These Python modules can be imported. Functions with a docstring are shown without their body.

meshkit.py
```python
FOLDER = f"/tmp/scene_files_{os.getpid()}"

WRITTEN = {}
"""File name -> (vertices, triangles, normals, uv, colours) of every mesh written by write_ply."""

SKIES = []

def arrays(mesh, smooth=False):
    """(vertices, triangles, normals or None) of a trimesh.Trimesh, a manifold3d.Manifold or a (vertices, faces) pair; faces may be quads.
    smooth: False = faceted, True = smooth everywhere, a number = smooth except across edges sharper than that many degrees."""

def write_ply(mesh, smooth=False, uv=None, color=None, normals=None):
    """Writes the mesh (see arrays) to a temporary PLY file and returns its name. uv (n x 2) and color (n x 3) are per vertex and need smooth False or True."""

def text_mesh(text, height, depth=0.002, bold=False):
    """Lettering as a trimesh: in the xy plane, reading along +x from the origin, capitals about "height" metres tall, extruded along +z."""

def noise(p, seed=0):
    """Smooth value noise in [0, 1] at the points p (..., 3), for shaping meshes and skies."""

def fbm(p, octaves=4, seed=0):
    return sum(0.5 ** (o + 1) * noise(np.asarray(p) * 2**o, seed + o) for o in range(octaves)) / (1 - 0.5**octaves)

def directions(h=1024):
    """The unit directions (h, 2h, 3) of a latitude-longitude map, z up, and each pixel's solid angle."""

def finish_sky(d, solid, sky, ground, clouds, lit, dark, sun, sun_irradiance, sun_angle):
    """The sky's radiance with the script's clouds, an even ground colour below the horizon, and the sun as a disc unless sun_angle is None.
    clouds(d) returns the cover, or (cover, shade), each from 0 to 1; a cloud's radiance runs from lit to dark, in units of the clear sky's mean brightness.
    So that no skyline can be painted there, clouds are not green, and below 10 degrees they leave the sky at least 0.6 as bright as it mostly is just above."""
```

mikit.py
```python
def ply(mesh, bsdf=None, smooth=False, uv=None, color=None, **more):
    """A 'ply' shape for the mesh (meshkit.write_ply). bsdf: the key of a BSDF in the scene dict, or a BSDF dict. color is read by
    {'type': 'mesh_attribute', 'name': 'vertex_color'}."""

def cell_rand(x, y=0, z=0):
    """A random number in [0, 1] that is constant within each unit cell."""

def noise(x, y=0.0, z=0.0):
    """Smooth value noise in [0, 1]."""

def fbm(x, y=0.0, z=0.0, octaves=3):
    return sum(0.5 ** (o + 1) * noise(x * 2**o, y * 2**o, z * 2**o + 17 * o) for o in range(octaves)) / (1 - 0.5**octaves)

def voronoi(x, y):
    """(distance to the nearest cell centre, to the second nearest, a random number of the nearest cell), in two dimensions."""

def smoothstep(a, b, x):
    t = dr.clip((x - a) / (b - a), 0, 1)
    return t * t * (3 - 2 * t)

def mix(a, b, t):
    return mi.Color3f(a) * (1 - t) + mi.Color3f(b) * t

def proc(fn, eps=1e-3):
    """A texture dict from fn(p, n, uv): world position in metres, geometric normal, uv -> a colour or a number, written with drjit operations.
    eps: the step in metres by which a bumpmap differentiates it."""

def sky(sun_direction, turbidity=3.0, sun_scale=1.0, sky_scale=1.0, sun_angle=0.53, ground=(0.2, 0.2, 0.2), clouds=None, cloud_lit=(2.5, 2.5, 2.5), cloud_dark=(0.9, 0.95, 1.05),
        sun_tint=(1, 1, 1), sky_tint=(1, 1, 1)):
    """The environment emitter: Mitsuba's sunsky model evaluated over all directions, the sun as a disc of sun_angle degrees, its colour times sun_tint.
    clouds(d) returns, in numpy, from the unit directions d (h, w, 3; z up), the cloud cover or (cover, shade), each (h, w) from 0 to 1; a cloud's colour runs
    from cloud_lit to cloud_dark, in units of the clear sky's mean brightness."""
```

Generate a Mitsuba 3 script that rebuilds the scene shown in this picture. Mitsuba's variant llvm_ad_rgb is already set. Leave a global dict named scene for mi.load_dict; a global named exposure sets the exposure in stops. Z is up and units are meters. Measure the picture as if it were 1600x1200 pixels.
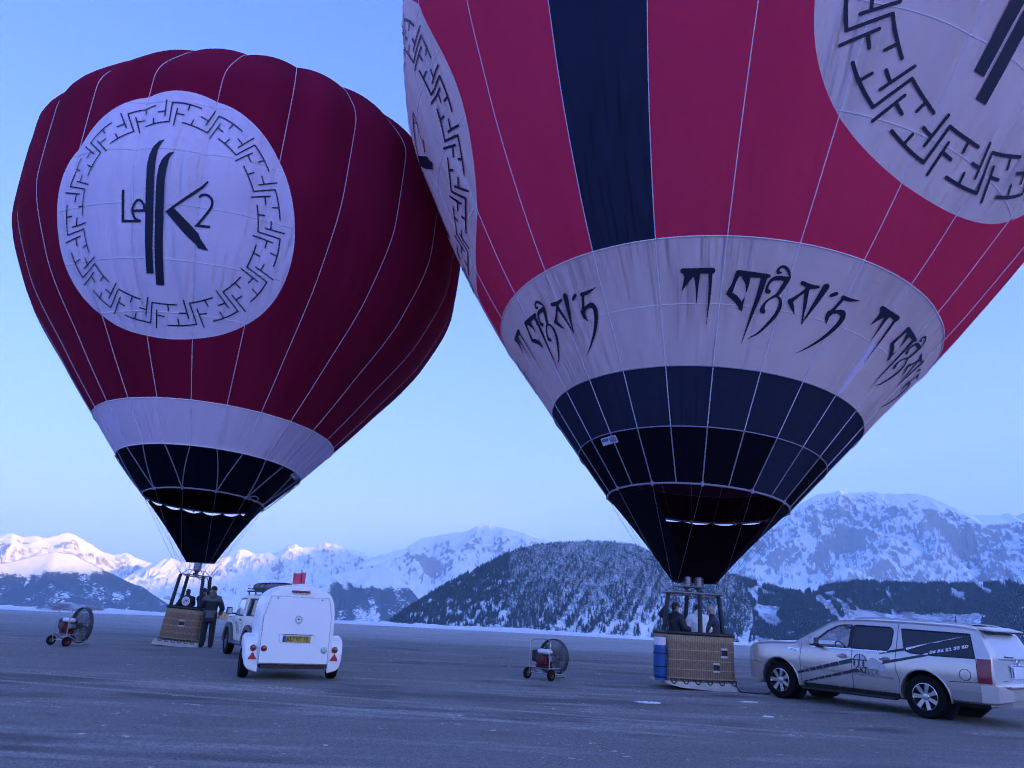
import math, random
import numpy as np, trimesh, mitsuba as mi, drjit as dr, mikit, meshkit
import manifold3d as m3
import shapely
from shapely.geometry import Polygon, LineString, Point, box as sbox
from shapely import affinity
from shapely.ops import unary_union

# ---------------------------------------------------------------- camera, sky, exposure
PITCH, ROLL = math.radians(16.4), math.radians(2.9)
EYE = np.array([0.0, 0.0, 1.6])
_f = np.array([0, math.cos(PITCH), math.sin(PITCH)]); _r = np.array([1.0, 0, 0]); _u = np.cross(_r, _f)
UP = -math.sin(ROLL) * _r + math.cos(ROLL) * _u
T = mi.ScalarTransform4f
scene, labels = {}, {}
scene['camera'] = {'type': 'perspective', 'fov': 2 * math.degrees(math.atan(800 / 1200)), 'fov_axis': 'x',
                   'near_clip': 0.05, 'far_clip': 60000.0,
                   'to_world': T().look_at(origin=EYE.tolist(), target=(EYE + _f).tolist(), up=UP.tolist()),
                   'medium': {'type': 'ref', 'id': 'air'}}
SUN = (0.80, -0.60, 0.10)
scene['sky_light'] = mikit.sky(SUN, turbidity=6, sun_scale=2.0, sky_scale=1.0, ground=(0.35, 0.35, 0.4),
                               sun_tint=(1.0, 1.22, 0.45), sky_tint=(0.345, 0.585, 1.88))
exposure = 4.3
AIR_DENSITY = 5.2e-5

# ---------------------------------------------------------------- helpers
rng = np.random.default_rng(7)
def numbered(key):
    if key not in scene and key not in labels: return key
    n = 1
    while f'{key}_{n:03d}' in scene or f'{key}_{n:03d}' in labels: n += 1
    return f'{key}_{n:03d}'
def lab(key, label=None, category=None, group=None, kind=None):
    d = {k: v for k, v in (('label', label), ('category', category), ('group', group), ('kind', kind)) if v}
    labels[key] = d
class Thing:
    """A top-level thing: parts are added in its own frame and moved to its place."""
    def __init__(s, key, label, category, group=None, loc=(0, 0, 0), yaw=0.0, tilt=None):
        s.key = numbered(key); lab(s.key, label, category, group)
        s.M = trimesh.transformations.translation_matrix(loc) @ trimesh.transformations.rotation_matrix(math.radians(yaw), [0, 0, 1])
        if tilt is not None: s.M = s.M @ tilt
    def add(s, part, mesh, mat, smooth=30, under=None, label=None, kind=None, world=False, **kw):
        v, f, _ = meshkit.arrays(mesh)
        if not world: v = v @ s.M[:3, :3].T + s.M[:3, 3]
        key = numbered(f'{under or s.key}__{part}')
        scene[key] = mikit.ply((v, f), mat, smooth, **kw)
        if label or kind: lab(key, label, kind=kind)
        return key
def solo(key, mesh, mat, label, category=None, group=None, kind=None, smooth=30, **kw):
    key = numbered(key); scene[key] = mikit.ply(mesh, mat, smooth, **kw); lab(key, label, category, group, kind); return key
def cat(*ms):
    vs, fs, n = [], [], 0
    for m in ms:
        v, f, _ = meshkit.arrays(m); vs.append(v); fs.append(f + n); n += len(v)
    return np.vstack(vs), np.vstack(fs)
def move(m, t=(0, 0, 0), yaw=0, R=None):
    v, f, _ = meshkit.arrays(m)
    M = trimesh.transformations.rotation_matrix(math.radians(yaw), [0, 0, 1])[:3, :3] if R is None else R
    return v @ M.T + np.asarray(t, float), f
def rot(axis, deg): return trimesh.transformations.rotation_matrix(math.radians(deg), axis)[:3, :3]
def tube(pts, r, sides=8, closed=False):
    p = np.asarray(pts, float); n = len(p)
    r = np.broadcast_to(np.asarray(r, float), (n,))
    t = np.roll(p, -1, 0) - np.roll(p, 1, 0)
    if not closed: t[0] = p[1] - p[0]; t[-1] = p[-1] - p[-2]
    t /= np.linalg.norm(t, axis=1, keepdims=True) + 1e-12
    a = np.cross(t[0], [0, 0, 1.0] if abs(t[0][2]) < .9 else [1.0, 0, 0]); a /= np.linalg.norm(a)
    A = [a]
    for i in range(1, n):
        a = a - t[i] * (a @ t[i]); a /= np.linalg.norm(a) + 1e-12; A.append(a)
    A = np.array(A); Bv = np.cross(t, A); ang = np.arange(sides) * 2 * np.pi / sides
    v = p[:, None] + r[:, None, None] * (np.cos(ang)[None, :, None] * A[:, None] + np.sin(ang)[None, :, None] * Bv[:, None])
    m = n if closed else n - 1
    i, j = np.meshgrid(np.arange(m), np.arange(sides), indexing='ij'); i2, j2 = (i + 1) % n, (j + 1) % sides
    q = np.stack([i * sides + j, i * sides + j2, i2 * sides + j2, i2 * sides + j], -1).reshape(-1, 4)
    f = np.vstack([q[:, [0, 2, 1]], q[:, [0, 3, 2]]]); v = v.reshape(-1, 3)
    if not closed:
        f = np.vstack([f, [[0, k, k + 1] for k in range(1, sides - 1)], [[(n - 1) * sides, (n - 1) * sides + k + 1, (n - 1) * sides + k] for k in range(1, sides - 1)]])
    return v, f
def bx(c, s, bev=0.0):
    """A box at centre c with size s, edges bevelled by bev."""
    s = np.asarray(s, float) / 2
    if bev <= 0:
        m = trimesh.creation.box(extents=s * 2); return np.array(m.vertices) + c, np.array(m.faces)
    bev = min(bev, s.min() * .95)
    pts = []
    for sx in (-1, 1):
        for sy in (-1, 1):
            for sz in (-1, 1):
                o = np.array([sx, sy, sz])
                for k in range(3):
                    q = s - bev; q[k] = s[k]; pts.append(o * q)
                pts.append(o * (s - bev * .42))
    return m3.Manifold.hull_points(np.array(pts) + c)
def cyl(p0, p1, r, sides=20, r1=None): return tube([p0, p1], [r, r if r1 is None else r1], sides)
def lathe(prof, sides=32, axis='z'):
    """Revolve (radius, height) pairs round z."""
    p = np.asarray(prof, float); a = np.arange(sides) * 2 * np.pi / sides; n = len(p)
    v = np.stack([p[:, None, 0] * np.cos(a), p[:, None, 0] * np.sin(a), np.repeat(p[:, 1:2], sides, 1)], -1).reshape(-1, 3)
    i, j = np.meshgrid(np.arange(n - 1), np.arange(sides), indexing='ij'); j2 = (j + 1) % sides
    q = np.stack([i * sides + j, i * sides + j2, (i + 1) * sides + j2, (i + 1) * sides + j], -1).reshape(-1, 4)
    f = np.vstack([q[:, [0, 1, 2]], q[:, [0, 2, 3]]])
    if axis == 'y': v = v @ rot([1, 0, 0], -90).T
    if axis == 'x': v = v @ rot([0, 1, 0], 90).T
    return v, f
def prism(poly, h0, h1):
    """Extrude a shapely polygon (or MultiPolygon) from z=h0 to z=h1."""
    gs = getattr(poly, 'geoms', [poly])
    ms = []
    for g in gs:
        if g.is_empty or g.area < 1e-9: continue
        m = trimesh.creation.extrude_polygon(g, h1 - h0, engine='earcut'); m.apply_translation([0, 0, h0]); ms.append(m)
    return cat(*ms)
def grid_cut(poly, du, dv, u0=0.0, v0=0.0):
    """Triangulate a polygon cut along a grid, so that it can follow a curved surface: (n x 2 points, triangles)."""
    V, F, n = [], [], 0
    for g in getattr(poly, 'geoms', [poly]):
        if g.is_empty or not isinstance(g, Polygon): continue
        x0, y0, x1, y1 = g.bounds
        pg = shapely.prepare(g) or g
        for i in range(math.floor((x0 - u0) / du), math.ceil((x1 - u0) / du)):
            for j in range(math.floor((y0 - v0) / dv), math.ceil((y1 - v0) / dv)):
                c = sbox(u0 + i * du, v0 + j * dv, u0 + (i + 1) * du, v0 + (j + 1) * dv)
                if not g.intersects(c): continue
                if g.contains(c):
                    xx0, yy0, xx1, yy1 = c.bounds
                    V += [(xx0, yy0), (xx1, yy0), (xx1, yy1), (xx0, yy1)]; F += [(n, n + 1, n + 2), (n, n + 2, n + 3)]; n += 4
                    continue
                for h in getattr(g.intersection(c), 'geoms', None) or [g.intersection(c)]:
                    if not isinstance(h, Polygon) or h.area < 1e-8: continue
                    vv, ff = trimesh.creation.triangulate_polygon(shapely.geometry.polygon.orient(h), engine='earcut')
                    vv, ff = np.asarray(vv), np.asarray(ff)
                    a = vv[ff]; s = np.cross(a[:, 1] - a[:, 0], a[:, 2] - a[:, 0]); ff = np.where(s[:, None] < 0, ff[:, ::-1], ff)
                    V += [tuple(q) for q in vv]; F += [tuple(q + n) for q in ff]; n += len(vv)
    V = np.array(V).reshape(-1, 2); F = np.array(F).reshape(-1, 3).astype(int)
    key = np.round(V, 6); _, idx, inv = np.unique(key, axis=0, return_index=True, return_inverse=True)
    F = inv.ravel()[F]; F = F[(F[:, 0] != F[:, 1]) & (F[:, 1] != F[:, 2]) & (F[:, 0] != F[:, 2])]
    return V[idx], F
def stroke(pts, w, n=6):
    """A brush stroke of varying width as a shapely polygon."""
    p = np.asarray(pts, float); w = np.broadcast_to(np.asarray(w, float), (len(p),))
    out = []
    for a, b, wa, wb in zip(p[:-1], p[1:], w[:-1], w[1:]):
        out.append(unary_union([Point(a).buffer(max(wa, 1e-3) / 2, n), Point(b).buffer(max(wb, 1e-3) / 2, n)]).convex_hull)
    return unary_union(out)
def smooth_line(pts, n=6):
    """Catmull-Rom through the points."""
    p = np.asarray(pts, float); q = np.vstack([2 * p[0] - p[1], p, 2 * p[-1] - p[-2]]); out = []
    for i in range(1, len(q) - 2):
        for t in np.linspace(0, 1, n, endpoint=False):
            a, b, c, d = q[i - 1:i + 3]
            out.append(.5 * (2 * b + (c - a) * t + (2 * a - 5 * b + 4 * c - d) * t * t + (3 * b - a - 3 * c + d) * t ** 3))
    out.append(p[-1]); return np.array(out)

# ---------------------------------------------------------------- materials
noise, fbm, sstep, mix = mikit.noise, mikit.fbm, mikit.smoothstep, mikit.mix
def pbr(key, color, rough=0.5, metal=0.0, spec=0.5, coat=0.0, two=True, **kw):
    c = mikit.proc(color) if callable(color) else {'type': 'rgb', 'value': list(color)}
    b = {'type': 'principled', 'base_color': c, 'roughness': rough, 'metallic': metal, 'specular': spec, **kw}
    if coat: b['clearcoat'] = coat; b['clearcoat_gloss'] = 0.92
    scene[key] = {'type': 'twosided', 'bsdf': b} if two else b
def bump(key, fn, scale, eps):
    d = scene[key]; inner = d['bsdf'] if d['type'] == 'twosided' else d
    b = {'type': 'bumpmap', 'bump': mikit.proc(fn, eps), 'scale': scale, 'bsdf': inner}
    scene[key] = {'type': 'twosided', 'bsdf': b}

# ---------------------------------------------------------------- terrain
def snow_rock(p, n, uv):
    big = fbm(p.x / 900, p.y / 900, p.z / 500, 3); fine = fbm(p.x / 70, p.y / 70, p.z / 45, 4)
    steep = 0.505 - dr.abs(n.z)
    rock = sstep(-0.02, 0.07, steep + (fine - 0.5) * 0.20 + (big - 0.5) * 0.30)
    rc = mix((0.30, 0.28, 0.29), (0.17, 0.16, 0.17), fbm(p.x / 35, p.y / 35, p.z / 14, 3))
    sc = mix((0.92, 0.92, 0.93), (0.82, 0.83, 0.86), big)
    return mix(sc, rc, rock * 0.78)
pbr('alpine_face', snow_rock, 0.85, spec=0.1)
def wooded(p, n, uv):
    big = fbm(p.x / 420, p.y / 420, p.z / 260, 3); g = fbm(p.x / 38 + p.z / 55, p.y / 160, p.z / 200, 3)
    sp = noise(p.x / 11, p.y / 11, p.z / 7)
    line = sstep(40, 150, p.z + (big - .5) * 140)
    open_ = sstep(0.585, 0.70, g * 0.50 + big * 0.32 + sp * 0.24 + line * 0.45)
    return mix((0.085, 0.10, 0.125), (0.84, 0.85, 0.88), open_)
pbr('wooded_slope', wooded, 0.9, spec=0.05)
def hill_snow(p, n, uv):
    big = fbm(p.x / 150, p.y / 150, p.z / 90, 3); fine = fbm(p.x / 16, p.y / 16, p.z / 9, 3)
    rock = sstep(0.60, 0.70, fine * .6 + big * .45)
    c = mix((0.88, 0.89, 0.91), (0.14, 0.13, 0.13), rock * .8)
    return c
pbr('snow', lambda p, n, uv: mix((0.62, 0.64, 0.68), (0.80, 0.81, 0.84), fbm(p.x / .8, p.y / .8, p.z / .5, 4)), 0.8, spec=0.15)
pbr('hill_snow', hill_snow, 0.85, spec=0.1)
def gully(p, n, uv):
    s_ = p.x + .35 * p.z; st = fbm(s_ / 22, p.z / 120, p.y / 120, 4); fine = fbm(p.x / 9, p.y / 9, p.z / 6, 3); big = fbm(p.x / 130, p.y / 130, p.z / 90, 2)
    bare = sstep(.44, .60, st * .6 + fine * .4)
    return mix(mix((0.60, 0.58, 0.61), (0.86, 0.87, 0.90), sstep(.4, .6, big)), (0.12, 0.11, 0.12), bare * .72)
pbr('gully_slope', gully, 0.85, spec=0.05)
pbr('valley', lambda p, n, uv: mix((0.08, 0.085, 0.085), (0.85, 0.86, 0.88), sstep(.36, .5, fbm(p.x / 500, p.y / 500, 0.0, 4))), 0.95, spec=0.05)

def resample(pts, n):
    p = np.asarray(pts, float); s = np.concatenate([[0], np.cumsum(np.linalg.norm(np.diff(p[:, :2], axis=0), axis=1))])
    q = np.linspace(0, s[-1], n); return np.stack([np.interp(q, s, p[:, k]) for k in range(3)], 1), q
def ridged(x): return 1 - np.abs(2 * x - 1)
def mountain(ridge, front, back, base, nu, nv, seed, spur=0.16, spur_len=420.0, jag=10.0, skew=0.0, power=1.15, rough=0.05):
    """A range along a ridge line (x, y, z): spurs and gullies fall from the ridge to both sides."""
    R, s = resample(ridge, nu)
    R[:, 2] += jag * (meshkit.fbm(np.stack([s / 60, s * 0, s * 0], 1), 4, seed) - .5) * 2
    tang = R[-1, :2] - R[0, :2]; tang /= np.linalg.norm(tang); dirn = np.array([tang[1], -tang[0]])
    if dirn @ -R[:, :2].mean(0) < 0: dirn = -dirn
    w = np.linspace(0, 1, nv) ** 1.25
    v = np.concatenate([-w[::-1][: nv - 1: 3], w]) if True else w
    L = np.where(v < 0, back, front) * v
    S, Vv = np.meshgrid(s, v, indexing='ij'); LL = np.meshgrid(s, L, indexing='ij')[1]; t = np.abs(Vv)
    x = R[:, None, 0] + LL * dirn[0] + skew * np.abs(LL) * tang[0]; y = R[:, None, 1] + LL * dirn[1] + skew * np.abs(LL) * tang[1]
    zr = R[:, None, 2]; H = zr - base
    z = base + H * (1 - t ** (1 / power)) 
    warp = meshkit.fbm(np.stack([x / 700, y / 700, x * 0], -1), 3, seed + 3) - .5
    sp1 = ridged(meshkit.noise(np.stack([S / spur_len + 1.6 * warp, LL / (spur_len * 5), S * 0], -1), seed + 5))
    sp2 = ridged(meshkit.noise(np.stack([S / (spur_len * .32) + 2.4 * warp, LL / (spur_len * 1.6), S * 0 + 3], -1), seed + 6))
    sp3 = ridged(meshkit.noise(np.stack([S / (spur_len * .11) + 3.0 * warp, LL / (spur_len * .7), S * 0 + 5], -1), seed + 8))
    sp4 = ridged(meshkit.noise(np.stack([S / (spur_len * .045) + 3.6 * warp, LL / (spur_len * .4), S * 0 + 7], -1), seed + 10))
    env = np.minimum(1, t * 7) ** .8 * (1 - t * .5)
    z += H.mean() * spur * env * ((sp1 - .62) * .8 + (sp2 - .6) * .26 + (sp3 - .6) * .12 + (sp4 - .6) * .05)
    d = meshkit.fbm(np.stack([x / 130, y / 130, z / 130], -1), 5, seed + 9) - .5
    wx, wy = x + 260 * (meshkit.noise(np.stack([x / 480, y / 480, x * 0], -1), seed + 21) - .5), y + 260 * (meshkit.noise(np.stack([x / 480, y / 480, x * 0 + 9], -1), seed + 22) - .5)
    mf, am = 0, 1.0
    for o in range(5):
        q_ = ridged(meshkit.noise(np.stack([wx / 620 * 2 ** o, wy / 620 * 2 ** o, x * 0 + 3 * o], -1), seed + 30 + o)); mf = mf + am * (q_ ** 1.6 - .42); am *= .5
    z += H.mean() * np.minimum(1, t * 9) ** .9 * (1 - .5 * t) * spur * .85 * mf
    z += H.mean() * rough * np.minimum(1, t * 10 + .05) * 2 * d
    z = np.minimum(z, base + H * (1 - .55 * t) - 2.0 * (t > 0))        # no spur stands above its ridge
    n, m = x.shape
    i, j = np.meshgrid(np.arange(n - 1), np.arange(m - 1), indexing='ij')
    q = np.stack([i * m + j, (i + 1) * m + j, (i + 1) * m + j + 1, i * m + j + 1], -1).reshape(-1, 4)
    vv = np.stack([x, y, z], -1)
    f = np.vstack([q[:, [0, 1, 2]], q[:, [0, 2, 3]]])
    a = vv.reshape(-1, 3)[f[:2000]]
    if np.cross(a[:, 1] - a[:, 0], a[:, 2] - a[:, 0])[:, 2].mean() < 0: f = f[:, ::-1]
    return vv, f
def terrain(key, label, mat, *a, **k):
    g, f = mountain(*a, **k)
    solo(key, (g.reshape(-1, 3), f), mat, label, kind='structure', smooth=True); return g

RIDGES = dict(
 A=[(-11500, 3000, 600), (-8800, 5200, 450), (-7000, 6300, 520), (-5600, 7050, 300), (-5090, 7422, 348), (-4933, 7528, 412), (-4851, 7581, 445), (-4776, 7628, 478), (-4696, 7678, 456), (-4619, 7724, 470), (-4508, 7790, 450), (-4444, 7826, 500), (-4376, 7865, 533), (-4298, 7907, 515), (-4242, 7938, 476), (-4128, 7998, 404), (-3987, 8069, 339), (-3886, 8118, 373), (-3771, 8172, 331), (-3625, 8238, 277), (-3480, 8300, 138), (-3382, 8340, -17)],
 A2=[(-6000, 2800, 60), (-4300, 3900, -20), (-3300, 4540, 60), (-3168, 4618, 105), (-2977, 4743, 125), (-2874, 4806, 168), (-2760, 4872, 212), (-2680, 4916, 208), (-2569, 4976, 150), (-2438, 5042, 88), (-2297, 5107, 30), (-2183, 5157, -40), (-2049, 5212, -127)],
 B=[(-3336, 7271, 192), (-3224, 7322, 258), (-3170, 7345, 303), (-3092, 7378, 320), (-2999, 7417, 280), (-2818, 7487, 299), (-2716, 7525, 336), (-2584, 7571, 376), (-2532, 7589, 440), (-2465, 7611, 439), (-2403, 7630, 401), (-2281, 7668, 422), (-2168, 7701, 448), (-2117, 7715, 507), (-2049, 7733, 530), (-1985, 7750, 491), (-1880, 7776, 505), (-1777, 7800, 562), (-1672, 7823, 544), (-1547, 7849, 527), (-1419, 7873, 491), (-1309, 7892, 454), (-1191, 7911, 392), (-926, 7946, 251)],
 B2=[(-1364, 5018, -73), (-1266, 5044, 48), (-1160, 5069, 132), (-1009, 5101, 189), (-812, 5136, 225), (-772, 5142, 235), (-708, 5152, 206), (-641, 5160, 149), (-552, 5171, 65), (-462, 5179, -30), (-375, 5186, -105)],
 C=[(-1259, 6886, 330), (-1103, 6913, 405), (-887, 6944, 474), (-755, 6959, 571), (-661, 6969, 599), (-504, 6982, 630), (-363, 6991, 661), (-252, 6995, 713), (-138, 6999, 741), (-79, 7000, 716), (8, 7000, 703), (124, 6999, 686), (241, 6996, 658), (357, 6991, 629), (529, 6980, 592), (728, 6962, 566), (869, 6946, 589), (981, 6931, 554), (1147, 6905, 616), (1257, 6886, 576)],
 D=[(-394, 2570, -110), (-350, 2576, -53), (-273, 2586, 0), (-176, 2594, 71), (-74, 2599, 127), (8, 2600, 172), (60, 2599, 192), (112, 2598, 204), (197, 2593, 217), (302, 2582, 225), (374, 2573, 224), (426, 2565, 218), (487, 2554, 195), (567, 2538, 170), (663, 2514, 143), (757, 2487, 121)],
 F=[(1167, 6394, 422), (1417, 6344, 457), (1661, 6284, 481), (1855, 6230, 597), (2046, 6170, 742), (2209, 6113, 825), (2326, 6070, 916), (2439, 6025, 987), (2549, 5980, 1011), (2600, 5957, 1025), (2641, 5939, 1005), (2737, 5896, 1008), (2817, 5858, 1002), (2896, 5819, 990), (2975, 5779, 993), (3051, 5740, 987), (3125, 5700, 975), (3178, 5670, 945), (3246, 5632, 896), (3313, 5592, 857), (3379, 5553, 823), (3447, 5511, 831), (3512, 5470, 816), (3562, 5437, 837), (3598, 5414, 804), (3641, 5385, 830), (3768, 5296, 879), (3936, 5173, 828)],
 E=[(674, 2923, 41), (710, 2915, 179), (755, 2904, 181), (809, 2889, 164), (873, 2870, 149), (936, 2850, 129), (997, 2829, 115), (1067, 2804, 107), (1137, 2776, 132), (1233, 2735, 148), (1341, 2684, 148), (1426, 2639, 147), (1508, 2594, 149), (1585, 2547, 154), (1659, 2500, 162), (1743, 2442, 178), (1821, 2384, 189), (2400, 1700, 240), (2900, 700, 300), (3300, -600, 380)])
terrain('mountain_range', 'sunlit snowy mountain range on the far left skyline', 'alpine_face', RIDGES['A'], 2600, 1500, -500, 900, 190, 11, spur=.30, spur_len=520, jag=16, rough=.06)
terrain('mountain_range', 'snowy ridge with small sunlit peaks behind the white trailer', 'alpine_face', RIDGES['B'], 2200, 1500, -450, 520, 190, 23, spur=.24, spur_len=480, jag=14, rough=.07)
terrain('mountain_range', 'broad snowy peak between the two balloons', 'alpine_face', RIDGES['C'], 2400, 1500, -500, 520, 200, 37, spur=.22, spur_len=560, jag=10, rough=.06)
terrain('mountain_range', 'high craggy snow mountain above the silver car', 'alpine_face', RIDGES['F'], 2600, 1500, -450, 680, 280, 45, spur=.26, spur_len=520, jag=12, rough=.06)
terrain('foothill', 'dark wooded foothill below the sunlit range on the left', 'wooded_slope', RIDGES['A2'], 1500, 900, -520, 260, 70, 51, spur=.10, spur_len=300, jag=6)
terrain('foothill', 'rocky wooded spur behind the white trailer', 'wooded_slope', RIDGES['B2'], 1300, 800, -520, 220, 90, 63, spur=.20, spur_len=300, jag=10)
GD = terrain('hillside', 'steep snowy hillside under the dense conifers between the balloons', 'hill_snow', RIDGES['D'], 950, 700, -420, 260, 110, 71, spur=.05, spur_len=260, jag=3, rough=.012, skew=-.12, power=1.0)
GE = terrain('hillside', 'gullied snowy hillside behind the silver car', 'gully_slope', RIDGES['E'], 1250, 700, -420, 420, 120, 83, spur=.11, spur_len=300, jag=4, rough=.02, power=1.0)
# the high range to the right of the frame, behind which the sun is rising
terrain('mountain_range', 'high range to the right that keeps the airfield in shade', 'alpine_face', [(7300, -9000, 1500), (7600, -5000, 1480), (7650, -3500, 1370), (7700, -1000, 1390), (7700, 0, 1600), (7700, 800, 1720), (7720, 1250, 1720), (7740, 1450, 1540), (7760, 1750, 1660), (7900, 3000, 1650), (8200, 6000, 1620), (8900, 9500, 1500)], 1900, 1500, -450, 160, 40, 97, spur=.2, spur_len=900, jag=25)
terrain('mountain_range', 'range behind the photographer', 'alpine_face', [(-9000, -6200, 500), (-4000, -6700, 420), (0, -7400, 520), (3000, -8000, 700), (6000, -9500, 900)], 2200, 1500, -450, 150, 40, 101, spur=.2, spur_len=900, jag=25)
a = np.linspace(-1, 1, 90); X, Y = np.meshgrid(a * 13000, a * 13000 + 500)
Z = -440 + 60 * (meshkit.fbm(np.stack([X / 1500, Y / 1500, X * 0], -1), 4, 5) - .5)
i, j = np.meshgrid(np.arange(89), np.arange(89), indexing='ij')
q = np.stack([i * 90 + j, i * 90 + j + 1, (i + 1) * 90 + j + 1, (i + 1) * 90 + j], -1).reshape(-1, 4)
solo('valley_floor', (np.stack([X, Y, Z], -1).reshape(-1, 3), q), 'valley', 'valley floor far below the airfield', kind='structure', smooth=True)

# conifers on the two near hillsides: nobody could count them
def conifers(G, count, seed, keep, h0, h1, umax=1.0, vmax=.55):
    r = np.random.default_rng(seed); n, m = G.shape[:2]
    u, v = r.random(count * 4) * umax, r.random(count * 4) * vmax
    fi, fj = u * (n - 1.001), (m // 4) * .85 + v * (m - 1.001 - (m // 4) * .85)
    i, j = fi.astype(int), fj.astype(int); a, b = (fi - i)[:, None], (fj - j)[:, None]
    P = G[i, j] * (1 - a) * (1 - b) + G[i + 1, j] * a * (1 - b) + G[i, j + 1] * (1 - a) * b + G[i + 1, j + 1] * a * b
    k = keep(P, u, v, r); P = P[k][:count]
    h = r.uniform(h0, h1, len(P)) * r.uniform(.75, 1.1, len(P)); w = h * r.uniform(.17, .25, len(P))
    ang = r.random(len(P)) * 6.28; sides = 5
    A = ang[:, None] + np.arange(sides) * 2 * np.pi / sides
    def ring(z, k): return np.stack([P[:, None, 0] + np.cos(A) * w[:, None] * k * r.uniform(.75, 1.2, A.shape), P[:, None, 1] + np.sin(A) * w[:, None] * k * r.uniform(.75, 1.2, A.shape), P[:, None, 2] + h[:, None] * z + 0 * A], -1)
    def top(z): return (P + np.stack([w * 0, w * 0, h * z], 1))[:, None]
    V = np.concatenate([ring(-.05, 1.0), top(.62), ring(.35, .66), top(1.0)], 1)
    F = [(q, (q + 1) % sides, sides) for q in range(sides)] + [(sides + 1 + q, sides + 1 + (q + 1) % sides, 2 * sides + 1) for q in range(sides)]
    K = 2 * sides + 2
    return V.reshape(-1, 3), (np.array(F)[None] + (np.arange(len(P)) * K)[:, None, None]).reshape(-1, 3), len(P)
pbr('conifer', lambda p, n, uv: mix((0.016, 0.022, 0.022), (0.035, 0.045, 0.042), noise(p.x / 9, p.y / 9, p.z / 9)), 0.9, spec=0.05)
pbr('frosted_conifer', lambda p, n, uv: mix((0.07, 0.08, 0.085), (0.66, 0.68, 0.72), sstep(.38, .62, noise(p.x / 4, p.y / 4, p.z / 3))), 0.9, spec=0.05)
def lane(P, seed, f=13.0, lean=-.4):
    """Snow chutes running down the slope."""
    s = P[:, 0] + lean * P[:, 2]
    g = ridged(meshkit.noise(np.stack([s / f, P[:, 2] / 260, P[:, 2] * 0], 1), seed)); g2 = meshkit.fbm(np.stack([P[:, 0] / 160, P[:, 1] / 160, P[:, 2] / 90], 1), 3, seed + 2)
    return g, g2
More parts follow.
